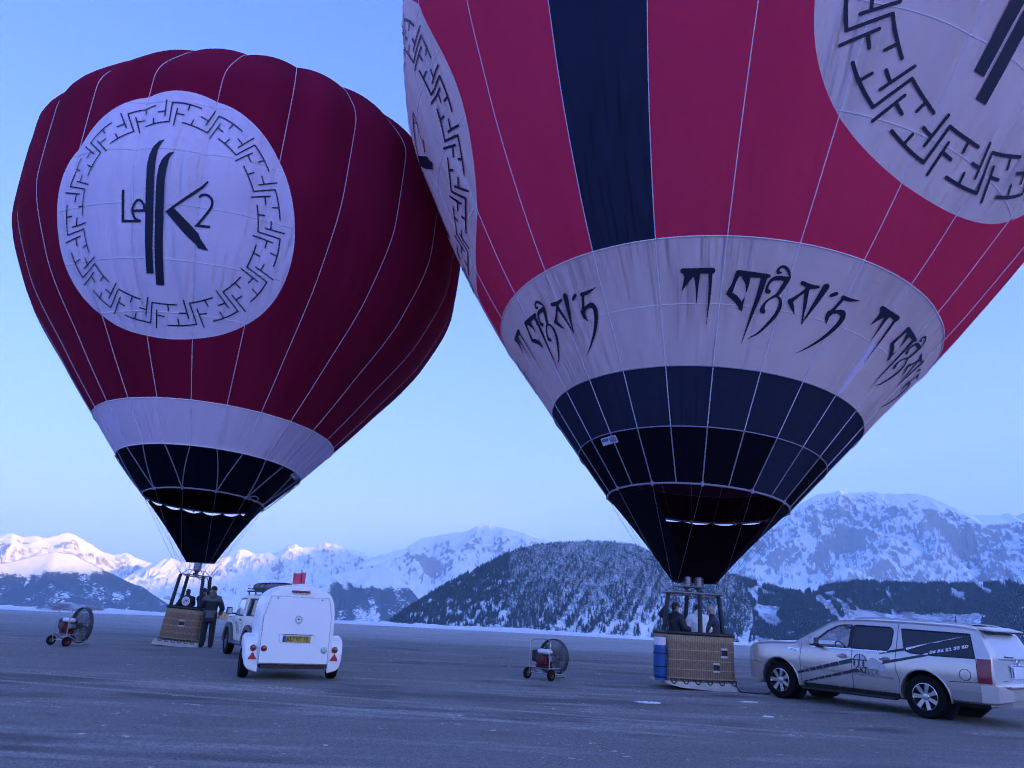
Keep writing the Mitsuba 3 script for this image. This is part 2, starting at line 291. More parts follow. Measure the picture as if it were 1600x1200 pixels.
def keepD(P, u, v, r):
    g, g2 = lane(P, 5, 13.0, -.8)
    h_, _ = lane(P, 25, 5.0, -.8)
    bare = (g > .97 - .5 * (g2 - .42) - .08 * np.clip((P[:, 0] - 80) / 400, 0, 1)) | (h_ > .93 - .35 * (g2 - .42) - .10 * np.clip((P[:, 0] - 80) / 400, 0, 1))
    top = np.clip((P[:, 2] - 120) / 100, 0, 1) * np.clip((P[:, 0] - 50) / 200, 0, 1)
    f3 = meshkit.fbm(P / 20.0, 3, 43)
    return ~bare & (r.random(len(P)) > np.clip((f3 - .535 + .12 * top) * 8, .03, .97))
def keepE(P, u, v, r):
    g, g2 = lane(P, 15, 40.0, .35)
    patch = meshkit.fbm(np.stack([P[:, 0] / 240 + P[:, 2] / 300, P[:, 1] / 400, P[:, 2] / 300], 1), 3, 33)
    f3 = meshkit.fbm(P / 26.0, 3, 41)
    return (g < .92 - .6 * (g2 - .42)) & (patch < .63 + .25 * np.clip((P[:, 2] - 20) / 80, 0, 1)) & (r.random(len(P)) > np.clip((f3 - .53) * 8, .04, .95))
for um, G, cnt, sd, kp, lb in ((1.0, GD, 13500, 3, keepD, 'dark conifer forest streaked with snow chutes on the hill between the balloons'),
                               (.34, GE, 56000, 4, keepE, 'dark conifer forest broken by snowy gullies behind the silver car')):
    v_, f_, n_ = conifers(G, cnt, sd, kp, 12, 21, um)
    solo('conifer_forest', (v_, f_), 'conifer', lb, 'forest', kind='stuff', smooth=False)
v_, f_, n_ = conifers(GD, 13000, 9, lambda P, u, v, r: (P[:, 0] > 20) & (r.random(len(P)) < np.clip((P[:, 2] + 40) / 220, .05, 1)), 11, 18)
solo('conifer_forest', (v_, f_), 'frosted_conifer', 'frosted pale conifers scattered over the top of the central wooded hill', 'forest', kind='stuff', smooth=False)

# ---------------------------------------------------------------- the airfield
def tarmac(p, n, uv):
    grain = noise(p.x * 55, p.y * 55, 0.0); grain2 = noise(p.x * 16, p.y * 16, 2.0)
    w1 = fbm(p.x / 9 + 7, p.y / 2.2, 1.0, 4); w2 = fbm((p.x + p.y * .35) / 3.4, (p.y - p.x * .12) / .5, 4.0, 5)
    w3 = fbm(p.x / 1.3, p.y / .8, 8.0, 4); w4 = fbm((p.x - p.y * .5) / 1.6, (p.y + p.x * .2) / .16, 5.0, 3); big = fbm(p.x / 30, p.y / 14, 3.0, 3)
    frost = sstep(.52, .74, w2 * .60 + w1 * .22 + w4 * .20); damp = sstep(.50, .68, w1 * .42 + w3 * .38 + (1 - w2) * .22)
    c = mix((0.088, 0.090, 0.098), (0.150, 0.154, 0.164), w1 * .5 + w3 * .5)
    c = mix(c, (0.046, 0.047, 0.054), damp * .75)
    c = mix(c, (0.27, 0.28, 0.305), frost * (.2 + .8 * grain2) * .55)
    t1 = dr.abs(p.y - (7.2 + .16 * p.x + .02 * p.x * p.x)) ; t2 = dr.abs(p.y - (8.7 + .16 * p.x + .02 * p.x * p.x)); t3 = dr.abs(p.y - (12.5 - .22 * p.x)); t4 = dr.abs(p.y - (13.9 - .22 * p.x))
    ruts = dr.maximum(dr.maximum(sstep(.16, .06, t1), sstep(.16, .06, t2)), dr.maximum(sstep(.15, .06, t3), sstep(.15, .06, t4))) * sstep(.38, .58, w3 * .5 + w1 * .5)
    c = mix(c, (0.24, 0.25, 0.27), ruts * .40)
    fleck = sstep(.85, .91, noise(p.x * 3.1, p.y * 3.1, 6.0) * .6 + grain2 * .4)
    c = mix(c, (0.5, 0.51, 0.53), fleck * .5)
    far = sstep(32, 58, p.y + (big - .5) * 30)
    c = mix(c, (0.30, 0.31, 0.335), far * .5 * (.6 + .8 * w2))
    return c * (.88 + .9 * grain) * mi.Color3f(1.13, 1.04, .88)
pbr('tarmac', tarmac, 0.75, spec=0.25)
bump('tarmac', lambda p, n, uv: noise(p.x * 60, p.y * 60, 0.0) * .5 + noise(p.x * 14, p.y * 14, 3.0) * .8, 0.006, 0.006)
EDGE = [(-90, 46), (-60, 50), (-34.4, 55.6), (-25.2, 59.8), (-20.5, 60.5), (-12.8, 63.2), (2.5, 62.2), (19, 60), (40, 57), (70, 52), (110, 44)]
out = [(x, y) for x, y in EDGE] + [(140, -30), (90, -60), (-90, -60), (-130, -20)]
V2, F2 = grid_cut(Polygon(out), 6, 6)
zz = -0.0 * V2[:, 0]
solo('airfield_apron', (np.c_[V2, zz], F2), 'tarmac', 'frosty worn tarmac apron of the mountain airfield', kind='structure', smooth=True)
# deep snow beside and behind the tarmac
SN, SF = grid_cut(unary_union([sbox(-75, -62, 75, -7), sbox(-75, -7, -48, 40), sbox(46, -7, 75, 40)]), 3, 3)
sz = .02 + .22 * meshkit.fbm(np.c_[SN / 3.0, SN[:, :1] * 0], 3, 6)
solo('snowfield', (np.c_[SN, sz], SF), 'snow', 'snow-covered margin of the airfield', kind='structure', smooth=True)
# the embankment that falls away from the apron
E_ = np.array(out, float); dwn = []
c0 = E_.mean(0)
ring1 = E_ + (E_ - c0) / np.linalg.norm(E_ - c0, axis=1, keepdims=True) * 220
V = np.vstack([np.c_[E_, E_[:, 0] * 0 - .002], np.c_[ring1, ring1[:, 0] * 0 - 170], np.c_[c0 + (ring1 - c0) * 2.2, ring1[:, 0] * 0 - 470]]); n_ = len(E_); F = []
for L in (0, n_):
    for k in range(n_):
        k2 = (k + 1) % n_; F += [(L + k, L + n_ + k, L + n_ + k2), (L + k, L + n_ + k2, L + k2)]
solo('embankment', (V, np.array(F)), 'hill_snow', 'snowy slope falling away below the apron edge', kind='structure', smooth=False)
# snow bank ploughed up along the edge
EL = smooth_line([(-90, 45.4, 0), (-60, 49.4, 0), (-34.4, 55, 0), (-25.2, 59.0, 0), (-20.5, 60.0, 0), (-12.8, 62.5, 0), (2.5, 61.6, 0), (19, 59.4, 0), (40, 56.4, 0), (70, 51.4, 0), (108, 43.4, 0)], 40)
nx = len(EL); sct = np.linspace(-1, 1, 13)
tg = np.gradient(EL[:, :2], axis=0); tg /= np.linalg.norm(tg, axis=1, keepdims=True); nr = np.stack([-tg[:, 1], tg[:, 0]], 1)
hh = .08 + .30 * meshkit.fbm(np.stack([EL[:, 0] / 4, EL[:, 1] / 4, EL[:, 0] * 0], 1), 4, 3); ww = 1.0 + .8 * meshkit.noise(np.stack([EL[:, 0] / 6, EL[:, 1] * 0, EL[:, 0] * 0], 1), 4)
hh[EL[:, 0] > 17] *= .75
P = np.concatenate([EL[:, None, :2] + nr[:, None] * (sct[None, :, None] * ww[:, None, None]), (hh[:, None] * (1 - sct ** 2) * (.7 + .6 * meshkit.noise(np.stack([EL[:, :1] * 2.3 + sct * 0, EL[:, 1:2] * 0 + sct * 3, EL[:, :1] * 0 + sct * 0], -1), 8)) - .02)[:, :, None]], -1)
i, j = np.meshgrid(np.arange(nx - 1), np.arange(12), indexing='ij')
q = np.stack([i * 13 + j, i * 13 + j + 1, (i + 1) * 13 + j + 1, (i + 1) * 13 + j], -1).reshape(-1, 4)[:, ::-1]
solo('snow_bank', (P.reshape(-1, 3), q), 'snow', 'low ploughed snow bank along the far edge of the apron', kind='structure', smooth=True)

# ---------------------------------------------------------------- hot-air balloons
def cloth(key, color, trans=0.5, rough=0.42, fold=0.02):
    scene[key] = {'type': 'bumpmap', 'scale': 1.0, 'bump': mikit.proc(lambda p, n, uv: _folds(uv) * (fold * 3.2), 0.01),
                  'bsdf': {'type': 'principledthin', 'base_color': mikit.proc(color) if callable(color) else {'type': 'rgb', 'value': list(color)},
                           'roughness': rough, 'diff_trans': trans, 'eta': 1.45, 'sheen': 0.25, 'spec_trans': 0.0}}
def _folds(uv):
    """Fine creases that run up the cloth, in metres: uv is (round the cloth, up the cloth)."""
    a = noise(uv.x * 5 + noise(uv.y * .4, uv.x * .3, 2.0) * 1.5, uv.y * .35, 1.0); b = noise(uv.x * 14 + noise(uv.y * .7, uv.x, 5.0) * 2, uv.y * .7, 4.0)
    m = sstep(.35, .75, fbm(uv.x * .45 + 3, uv.y * .28, 9.0, 2))
    return (a * .6 + b * .35) * (.35 + 1.1 * m)
cloth('maroon_cloth', lambda p, n, uv: mi.Color3f(0.31, 0.014, 0.058) * (.85 + .3 * noise(uv.x * 2, uv.y * .25, 0.0)), .6, fold=.012)
cloth('crimson_cloth', lambda p, n, uv: mi.Color3f(0.94, 0.062, 0.165) * (.90 + .1 * noise(uv.x * 2, uv.y * .25, 0.0)), .75, fold=.02)
cloth('lilac_white_cloth', lambda p, n, uv: mi.Color3f(0.97, 0.78, 1.0) * (.93 + .07 * noise(uv.x * 6, uv.y * .5, 0.0)), .28, fold=.045)
cloth('pink_white_cloth', lambda p, n, uv: mi.Color3f(0.98, 0.82, 0.82) * (.93 + .07 * noise(uv.x * 6, uv.y * .5, 0.0)), .62, fold=.075)
cloth('navy_cloth', (0.030, 0.034, 0.068), .12, fold=.06)
cloth('black_cloth', (0.004, 0.005, 0.014), .04, rough=.75, fold=.02)
cloth('brown_black_cloth', lambda p, n, uv: mi.Color3f(0.008, 0.007, 0.013), .05, rough=.75, fold=.02)
pbr('print_ink', lambda p, n, uv: mi.Color3f(0.014, 0.015, 0.040) * (.9 + .2 * noise(p.x * 2, p.y * 2, p.z * 2)), 0.55, spec=.3)
pbr('tape_white', (0.74, 0.68, 0.78), 0.6, spec=.2)
pbr('tape_grey', (0.30, 0.28, 0.36), 0.6, spec=.2)
pbr('seam_white', (0.92, 0.88, 0.95), 0.6, spec=.2)
pbr('steel', (0.55, 0.56, 0.58), 0.32, metal=1.0)
pbr('dull_steel', (0.30, 0.31, 0.33), 0.45, metal=1.0)
pbr('black_paint', (0.012, 0.012, 0.014), 0.4)
pbr('black_leather', lambda p, n, uv: mi.Color3f(0.020, 0.019, 0.022) * (.8 + .5 * noise(p.x * 30, p.y * 30, p.z * 30)), 0.55)
pbr('pole_cover', lambda p, n, uv: mi.Color3f(0.016, 0.019, 0.028) * (.8 + .5 * noise(p.x * 12, p.y * 12, p.z * 3)), 0.6)
pbr('tan_leather', (0.55, 0.50, 0.45), 0.6)
pbr('board', lambda p, n, uv: mix((0.50, 0.46, 0.40), (0.66, 0.62, 0.56), fbm(p.x * 2.2, p.y * 2.2, p.z * 22, 3)) * (.75 + .4 * noise(p.x * 6, p.y * 6, p.z * 6)), 0.7)
def _wick(dark):
    def f(p, n, uv):
        st = 0.5 + 0.5 * dr.cos(uv.x / 0.045 * 6.2832)      # stakes
        row = dr.abs(dr.sin(uv.y / 0.022 * 3.14159))
        band = sstep(.80, .90, uv.y)                           # pale top course
        line = sstep(.012, .006, dr.abs(uv.y - .66)) + sstep(.012, .006, dr.abs(uv.y - .45)) + sstep(.012, .006, dr.abs(uv.y - .25)) + sstep(.014, .006, dr.abs(uv.y - .07))
        v = fbm(uv.x * 2.2, uv.y * 3, 1.0, 3)
        c = mix(mi.Color3f(*dark), (0.42, 0.25, 0.15), v)
        c = mix(c, (0.50, 0.38, 0.22), band * .8)
        c = mix(c, (0.62, 0.50, 0.36), dr.minimum(line, 1.0) * .75)
        return c * (.45 + .55 * st * (.6 + .4 * row)) * (.8 + .4 * noise(uv.x * 40, uv.y * 40, 0.0))
    return f
pbr('wicker_brown', _wick((0.27, 0.155, 0.095)), 0.65)
pbr('wicker_tan', _wick((0.26, 0.165, 0.105)), 0.65)

from scipy.interpolate import PchipInterpolator
class Envelope:
    def __init__(s, P0, tilt, H, rm, rs, bend, mt, gore0, bulge):
        s.P0 = np.array(P0); s.H = H; s.bend = bend; s.mt = mt; s.g0 = gore0; s.bulge = bulge
        ax = np.array([tilt[0], tilt[1], 1.0]); ax /= np.linalg.norm(ax); e1 = np.cross([0, 1, 0], ax); e1 /= np.linalg.norm(e1)
        s.ax, s.e1, s.e2 = ax, e1, np.cross(ax, e1)
        zs = np.array([0, .12, .25, .4, .55, .7, .82, .92, .98, 1.0]) * H; r = np.concatenate([[rm], rs, [0.0]])
        s.f2 = PchipInterpolator(zs, r * r)
        z = np.linspace(0, H, 6001); rr = s.R(z); s.zt, s.st = z, np.concatenate([[0], np.cumsum(np.hypot(np.diff(z), np.diff(rr)))])
    def R(s, z): return np.sqrt(np.maximum(s.f2(np.clip(z, 0, s.H)), 0))
    def z_of(s, a): return np.interp(a, s.st, s.zt)
    def s_of(s, z): return np.interp(z, s.zt, s.st)
    def base(s, th, a):
        """Points of the surface of revolution at azimuth th (radians) and length a up the cloth."""
        z = s.z_of(a); r = s.R(z); t = z / s.H; w = np.maximum(0, 1 - z / 2.0)
        c, n = np.cos(th)[..., None], np.sin(th)[..., None]
        return (s.P0 + z[..., None] * s.ax + (t * t)[..., None] * (s.bend[0] * s.e1 + s.bend[1] * s.e2)
                + r[..., None] * (c * s.e1 + n * s.e2) + (w * r)[..., None] * (c * s.mt[0] + n * s.mt[1]) * s.ax)
    def at(s, th, a, off=0.0):
        """The bulged cloth, off metres outside it."""
        th, a = np.broadcast_arrays(np.asarray(th, float), np.asarray(a, float))
        p = s.base(th, a); e = 1e-3
        d1 = s.base(th + e, a) - s.base(th - e, a); d2 = s.base(th, np.minimum(a + .02, s.st[-1])) - s.base(th, np.maximum(a - .02, 0))
        n = np.cross(d1, d2); n /= np.linalg.norm(n, axis=-1, keepdims=True) + 1e-12
        k = (np.degrees(th) - s.g0) / 15.0; u = 2 * (k - np.floor(k)) - 1
        z = s.z_of(a); ch = s.R(z) * math.radians(15)
        b = ch * (.28 - u * u) * s.bulge(z / s.H)
        # the cloth between two tapes also lifts its hem a little
        return p + n * (b + off)[..., None]
    def cut(s, poly, off=0.0, du=1.5, dv=.3):
        """Mesh of a polygon drawn on the cloth in (degrees of azimuth, metres up the cloth)."""
        V, F = grid_cut(poly, du, dv, s.g0, 0.0)
        p = s.at(np.radians(V[:, 0]), V[:, 1], off); uv = np.stack([np.radians(V[:, 0]) * 5.0, V[:, 1]], 1)
        return (p, F), uv
    def line(s, th, a, r, off=.015, sides=5): return tube(s.at(np.asarray(th, float), np.asarray(a, float), off), r, sides)
    def local(s, poly, th0, a0, k, const=None):
        """A drawing in (across, up) units of k metres, centred at azimuth th0 degrees and height a0, as (degrees, metres)."""
        def g(x, y):
            x, y = np.asarray(x, float), np.asarray(y, float); a = a0 + y * k
            return th0 + np.degrees(x * k / (const or np.maximum(s.R(s.z_of(a)), .3))), a
        return shapely.transform(shapely.segmentize(poly, .04), lambda q: np.stack(g(q[:, 0], q[:, 1]), 1))

def meander(w):
    """The border of fifteen key motifs round the emblem (unit disc)."""
    lines = [[(-.205, .084), (-.125, .086), (-.06, .086), (0, .086), (0, -.086), (.07, -.086), (.14, -.086), (.22, -.083)], [(-.125, .086), (-.125, .035)], [(.145, -.086), (.145, -.035)],
             [(-.045, -.115), (-.045, .032)], [(-.105, -.015), (-.045, -.01)], [(.045, .115), (.045, -.032)], [(.105, .015), (.045, .01)]]
    out = []
    for k in range(15):
        a0 = 2 * math.pi * (k + .5) / 15 + .05
        for l in lines:
            q = []
            for x, y in shapely.segmentize(LineString(l), .03).coords:
                r = .80 + y; a = a0 + x / .80; q.append((r * math.sin(a), -r * math.cos(a)))
            out.append(LineString(q).buffer(w, 4))
    return unary_union(out)
SKI1 = [(-.04, .553), (-.081, .54), (-.117, .496), (-.139, .428), (-.148, .347), (-.145, .243), (-.143, -.058), (-.14, -.477), (-.081, -.478), (-.076, -.056), (-.078, .246), (-.08, .367), (-.077, .459), (-.059, .518)]
SKI2 = [(.056, .459), (.008, .441), (-.028, .397), (-.051, .333), (-.060, .246), (-.062, -.055), (-.065, -.564), (-.001, -.565), (.005, -.051), (.005, .25), (.012, .328), (.023, .4)]
KUP = [(.018, -.004), (.222, .171), (.285, .227), (.301, .246), (.319, .265), (.326, .257), (.302, .224), (.232, .155), (.077, .028)]
KLO = [(.021, -.003), (.08, .033), (.198, -.075), (.27, -.144), (.28, -.173), (.347, -.259), (.265, -.251), (.26, -.239), (.149, -.139)]
EMBLEM = [('ski_print', Polygon(SKI1)), ('ski_print', Polygon(SKI2)), ('letter_print', unary_union([Polygon(KUP).buffer(.002), Polygon(KLO).buffer(0)])),
          ('letter_print', LineString([(-.335, .155), (-.331, -.081), (-.18, -.081)]).buffer(.0095, cap_style='flat', join_style='mitre')),
          ('letter_print', LineString(smooth_line([(-.251, -.003), (-.2, -.002), (-.150, -.002)], 3).tolist() + smooth_line([(-.150, -.002), (-.161, .05), (-.202, .079), (-.238, .057), (-.259, .007), (-.247, -.043), (-.217, -.073), (-.18, -.08)], 5).tolist()).buffer(.0095, cap_style='flat')),
          ('letter_print', LineString(smooth_line([(.261, .134), (.29, .157), (.331, .156), (.363, .125), (.36, .074), (.313, 0), (.251, -.081)], 5).tolist() + [(.356, -.077)]).buffer(.0095, cap_style='flat', join_style='mitre')),
          ('border_print', None)]
def zt(pts): # lettering traced in fifths of a picture pixel -> metres on the cloth
    return [((x - 808) * .00300, -(y - 150) * .00300 + (x - 808) ** 2 * 0.0) for x, y in pts]
def zs(pts, w):
    q = np.asarray(pts, float).copy(); x = q[:, 0] - 450; q[:, 1] -= np.where(x > 0, 2.05e-4 * x * x, 4e-5 * x * x)      # the hoop's own curve taken out again
    q = np.stack([(q[:, 0] - 808) * .0030, -(q[:, 1] - 150) * .0036], 1)
    p = smooth_line(q, 4); ww = np.interp(np.linspace(0, 1, len(p)), np.linspace(0, 1, len(pts)), w) * .0031
    return stroke(p, ww)
GLYPHS = [
 unary_union([zs([(140, 166), (240, 166), (345, 165)], [36, 38, 44]), zs([(165, 180), (172, 205), (152, 250), (131, 290)], [44, 44, 24, 2]), zs([(200, 185), (165, 235), (131, 290)], [50, 28, 2]), zs([(238, 180), (243, 260), (244, 372)], [48, 22, 2]), zs([(334, 165), (340, 300), (333, 500)], [28, 20, 3])]),
 unary_union([zs([(530, 172), (640, 182), (742, 190)], [40, 40, 26]), zs([(714, 195), (705, 300), (680, 440), (650, 608)], [44, 36, 22, 3]), zs([(528, 172), (508, 235), (485, 298)], [34, 24, 40]), zs([(482, 300), (540, 330), (585, 375), (598, 405)], [34, 44, 34, 3]), zs([(585, 385), (603, 318)], [30, 3]), zs([(588, 195), (603, 235), (608, 290)], [56, 28, 3])]),
 unary_union([zs([(822, 170), (802, 168), (796, 150), (820, 133), (850, 145), (875, 170), (897, 205)], [10, 24, 16, 18, 22, 20, 8]), zs([(770, 285), (755, 280), (752, 245), (775, 210), (815, 203), (880, 212)], [30, 28, 16, 24, 32, 34]),
              zs([(880, 215), (862, 265), (840, 305), (800, 325), (765, 355), (755, 395), (768, 408)], [36, 32, 24, 14, 16, 36, 34]), zs([(835, 312), (872, 340), (886, 385), (870, 440), (830, 490), (770, 545), (692, 578)], [14, 20, 28, 30, 24, 15, 3])]),
 unary_union([zs([(995, 240), (1060, 265), (1117, 272)], [30, 34, 20]), zs([(1050, 275), (1000, 315), (955, 350)], [26, 18, 34]), zs([(950, 350), (985, 395), (1020, 440)], [38, 26, 2]), zs([(1042, 285), (1070, 380), (1103, 505)], [34, 26, 8]), zs([(1172, 276), (1145, 380), (1103, 508)], [50, 34, 6])]),
 zs([(1238, 336), (1258, 331), (1275, 328)], [22, 30, 26]),
 unary_union([zs([(1340, 362), (1410, 385), (1480, 398)], [34, 24, 3]), zs([(1345, 372), (1320, 420), (1298, 462)], [26, 24, 38]), zs([(1290, 455), (1292, 490), (1312, 535)], [38, 32, 2]), zs([(1300, 455), (1350, 455), (1400, 472), (1420, 512), (1400, 570), (1340, 630), (1250, 675), (1155, 703)], [22, 28, 44, 42, 36, 26, 14, 2])])]

def build_balloon(label, E, burner_z, basket, panels, discs, tapes_pair, cloths, scoop, wires_to, seams, mouth_loop):
    """basket: (x, y, yaw, width, depth, height, skid, rim...), all in metres."""
    t = Thing('hot_air_balloon', label, 'hot-air balloon', 'hot-air balloons tethered on the airfield')
    env = f'{t.key}__envelope'
    th = np.radians(np.arange(0, 361, 3.0)[:-1])
    t.add('envelope', tube(E.at(th, 0 * th + .01, .0), .028, 6, closed=True), 'tape_grey', True, world=True)
    D = [(E.local(Point(0, 0).buffer(1.0, 48), a, b, k), a, b, k) for a, b, k in discs]
    Du = unary_union([shapely.affinity.translate(d[0], o, 0) for d in D for o in (-360, 0, 360)]) if D else Polygon()
    L = E.st[-1]
    for g in range(24):
        a0 = E.g0 + 15 * g
        for name, s0, s1, mat in panels(g):
            p = sbox(a0, s0, a0 + 15, min(s1, L - .01)); w = p.intersection(Du)
            if name == 'upper_panel':
                if not w.is_empty and w.area > .05:
                    m, uv = E.cut(w); t.add('emblem_panel', m, cloths['disc'], True, under=env, world=True, uv=uv); p = p.difference(Du)
            for pp in getattr(p, 'geoms', [p]):
                if pp.is_empty or pp.area < .3: continue
                m, uv = E.cut(pp, dv=.35); t.add(name, m, mat, True, under=env, world=True, uv=uv)
    # load tapes, one up each gore seam
    hem = panels(0)[0][2]
    for g in range(24):
        a = math.radians(E.g0 + 15 * g); s = np.concatenate([np.linspace(hem, L * .97, 70)])
        t.add('load_tape', E.line(0 * s + a, s, .0115, .008, 5), 'tape_white', True, world=True)
        s = np.linspace(.02, hem, 14)
        aa = a + (math.radians(7.5 * (1 if (g + tapes_pair[1]) % 2 == 0 else -1)) * (1 - s / hem) if tapes_pair[0] else 0 * s)
        t.add('load_tape', tube(E.at(aa, s, .05 if tapes_pair[0] else .014), .016, 5), 'tape_grey', True, world=True)
    for s_, r_, mt_ in seams:
        th = np.radians(E.g0 + np.arange(0, 360, 2.5)); t.add('hoop_tape', tube(E.at(th, 0 * th + s_, .012), r_, 5, closed=True), mt_, True, world=True)
    for pl, a, b, k in D:
        w = np.arange(-1.2, 1.21, .42)
        for y in w:                                             # pale horizontal seams that show on the white disc
            if abs(y) > .97: continue
            xx = math.sqrt(1 - y * y) * .985; ln = E.local(LineString([(-xx, y), (xx, y)]), a, b, k)
            q = np.array(shapely.segmentize(ln, 1.2).coords); t.add('disc_seam', tube(E.at(np.radians(q[:, 0]), q[:, 1], .004), .013, 4), 'seam_white', True, world=True)
        for nm, pg in EMBLEM:
            if pg is None: pg = meander(.0050 if k < 4 else .0078)
            m, uv = E.cut(E.local(pg, a, b, k), .022, 1.5, .4); t.add(nm, m, 'print_ink', True, under=env, world=True)
    # scoop: the dark cone of cloth between mouth and burner, open towards the near side
    th0, th1, nlobe, zb, rb, drop, cx, cy = scoop
    A = np.radians(np.linspace(th0, th1, nlobe * 10 + 1)); ph = np.linspace(0, nlobe, nlobe * 10 + 1) % 1.0
    top = E.at(A, 0 * A, -.01); axd = E.ax
    dz = .015 + drop * np.sin(np.pi * ph) ** .75
    bot = np.stack([cx + rb * np.cos(A), cy + rb * np.sin(A), 0 * A + zb], 1)
    down = (bot - top) / np.linalg.norm(bot - top, axis=1, keepdims=True)
    tp = top + down * dz[:, None]; k = np.linspace(0, 1, 14)
    sag = np.sin(np.pi * k) * .05
    G = tp[:, None] * (1 - k)[None, :, None] + bot[:, None] * k[None, :, None]
    c = np.array([cx, cy, 0]); rad = G - c; rad[..., 2] = 0; rad /= np.linalg.norm(rad, axis=-1, keepdims=True)
    G = G + rad * (-sag)[None, :, None]
    n_, m_ = G.shape[:2]; i, j = np.meshgrid(np.arange(n_ - 1), np.arange(m_ - 1), indexing='ij')
    q = np.stack([i * m_ + j, i * m_ + j + 1, (i + 1) * m_ + j + 1, (i + 1) * m_ + j], -1).reshape(-1, 4)
    uv = np.stack(np.meshgrid(np.degrees(A) / 20, k * 2, indexing='ij'), -1).reshape(-1, 2)
    t.add('scoop', (G.reshape(-1, 3), q), cloths['scoop'], True, world=True, uv=uv)
    t.add('scoop_hem', tube(tp, .005, 5), 'black_paint', True, world=True)
    t.add('scoop_hem', tube(bot, .014, 5), 'black_paint', True, world=True)
    for kk in range(nlobe + 1):
        p = top[min(kk * 10, n_ - 1)]; t.add('toggle', tube([p + axd * .05, p - axd * .05], .022, 6), 'black_paint', True, world=True)
    # flying wires from the mouth to the burner frame
    for kk in range(12):
        a = math.radians(E.g0 + 30 * kk + (7.5 + 15 * (tapes_pair[1] % 2) if tapes_pair[0] else 0)); p = E.at(np.array([a]), np.array([.02]), .02)[0]
        if tapes_pair[0]: pass
        w = wires_to[np.argmin([np.linalg.norm(np.array(q)[:2] - p[:2]) for q in wires_to])]
        s = np.linspace(0, 1, 9)[:, None]; l = p * (1 - s) + np.array(w) * s; l[:, 2] -= .03 * np.sin(np.pi * s[:, 0])
        t.add('flying_wire', tube(l, .0055, 4), 'dull_steel', True, world=True)
        t.add('karabiner', tube([p + (0, 0, .05), p - (0, 0, .06)], [.045, .03], 6), 'tape_grey', True, world=True)
    if mouth_loop is not None:
        a, s = np.radians(mouth_loop[0]), mouth_loop[1]; q = np.linspace(0, 2 * np.pi, 24)[:-1]
        t.add('rope_loop', tube(E.at(a + .10 * np.cos(q), s + .13 * np.sin(q) + .02, .07), .016, 5, closed=True), 'tape_grey', True, world=True)
    return t

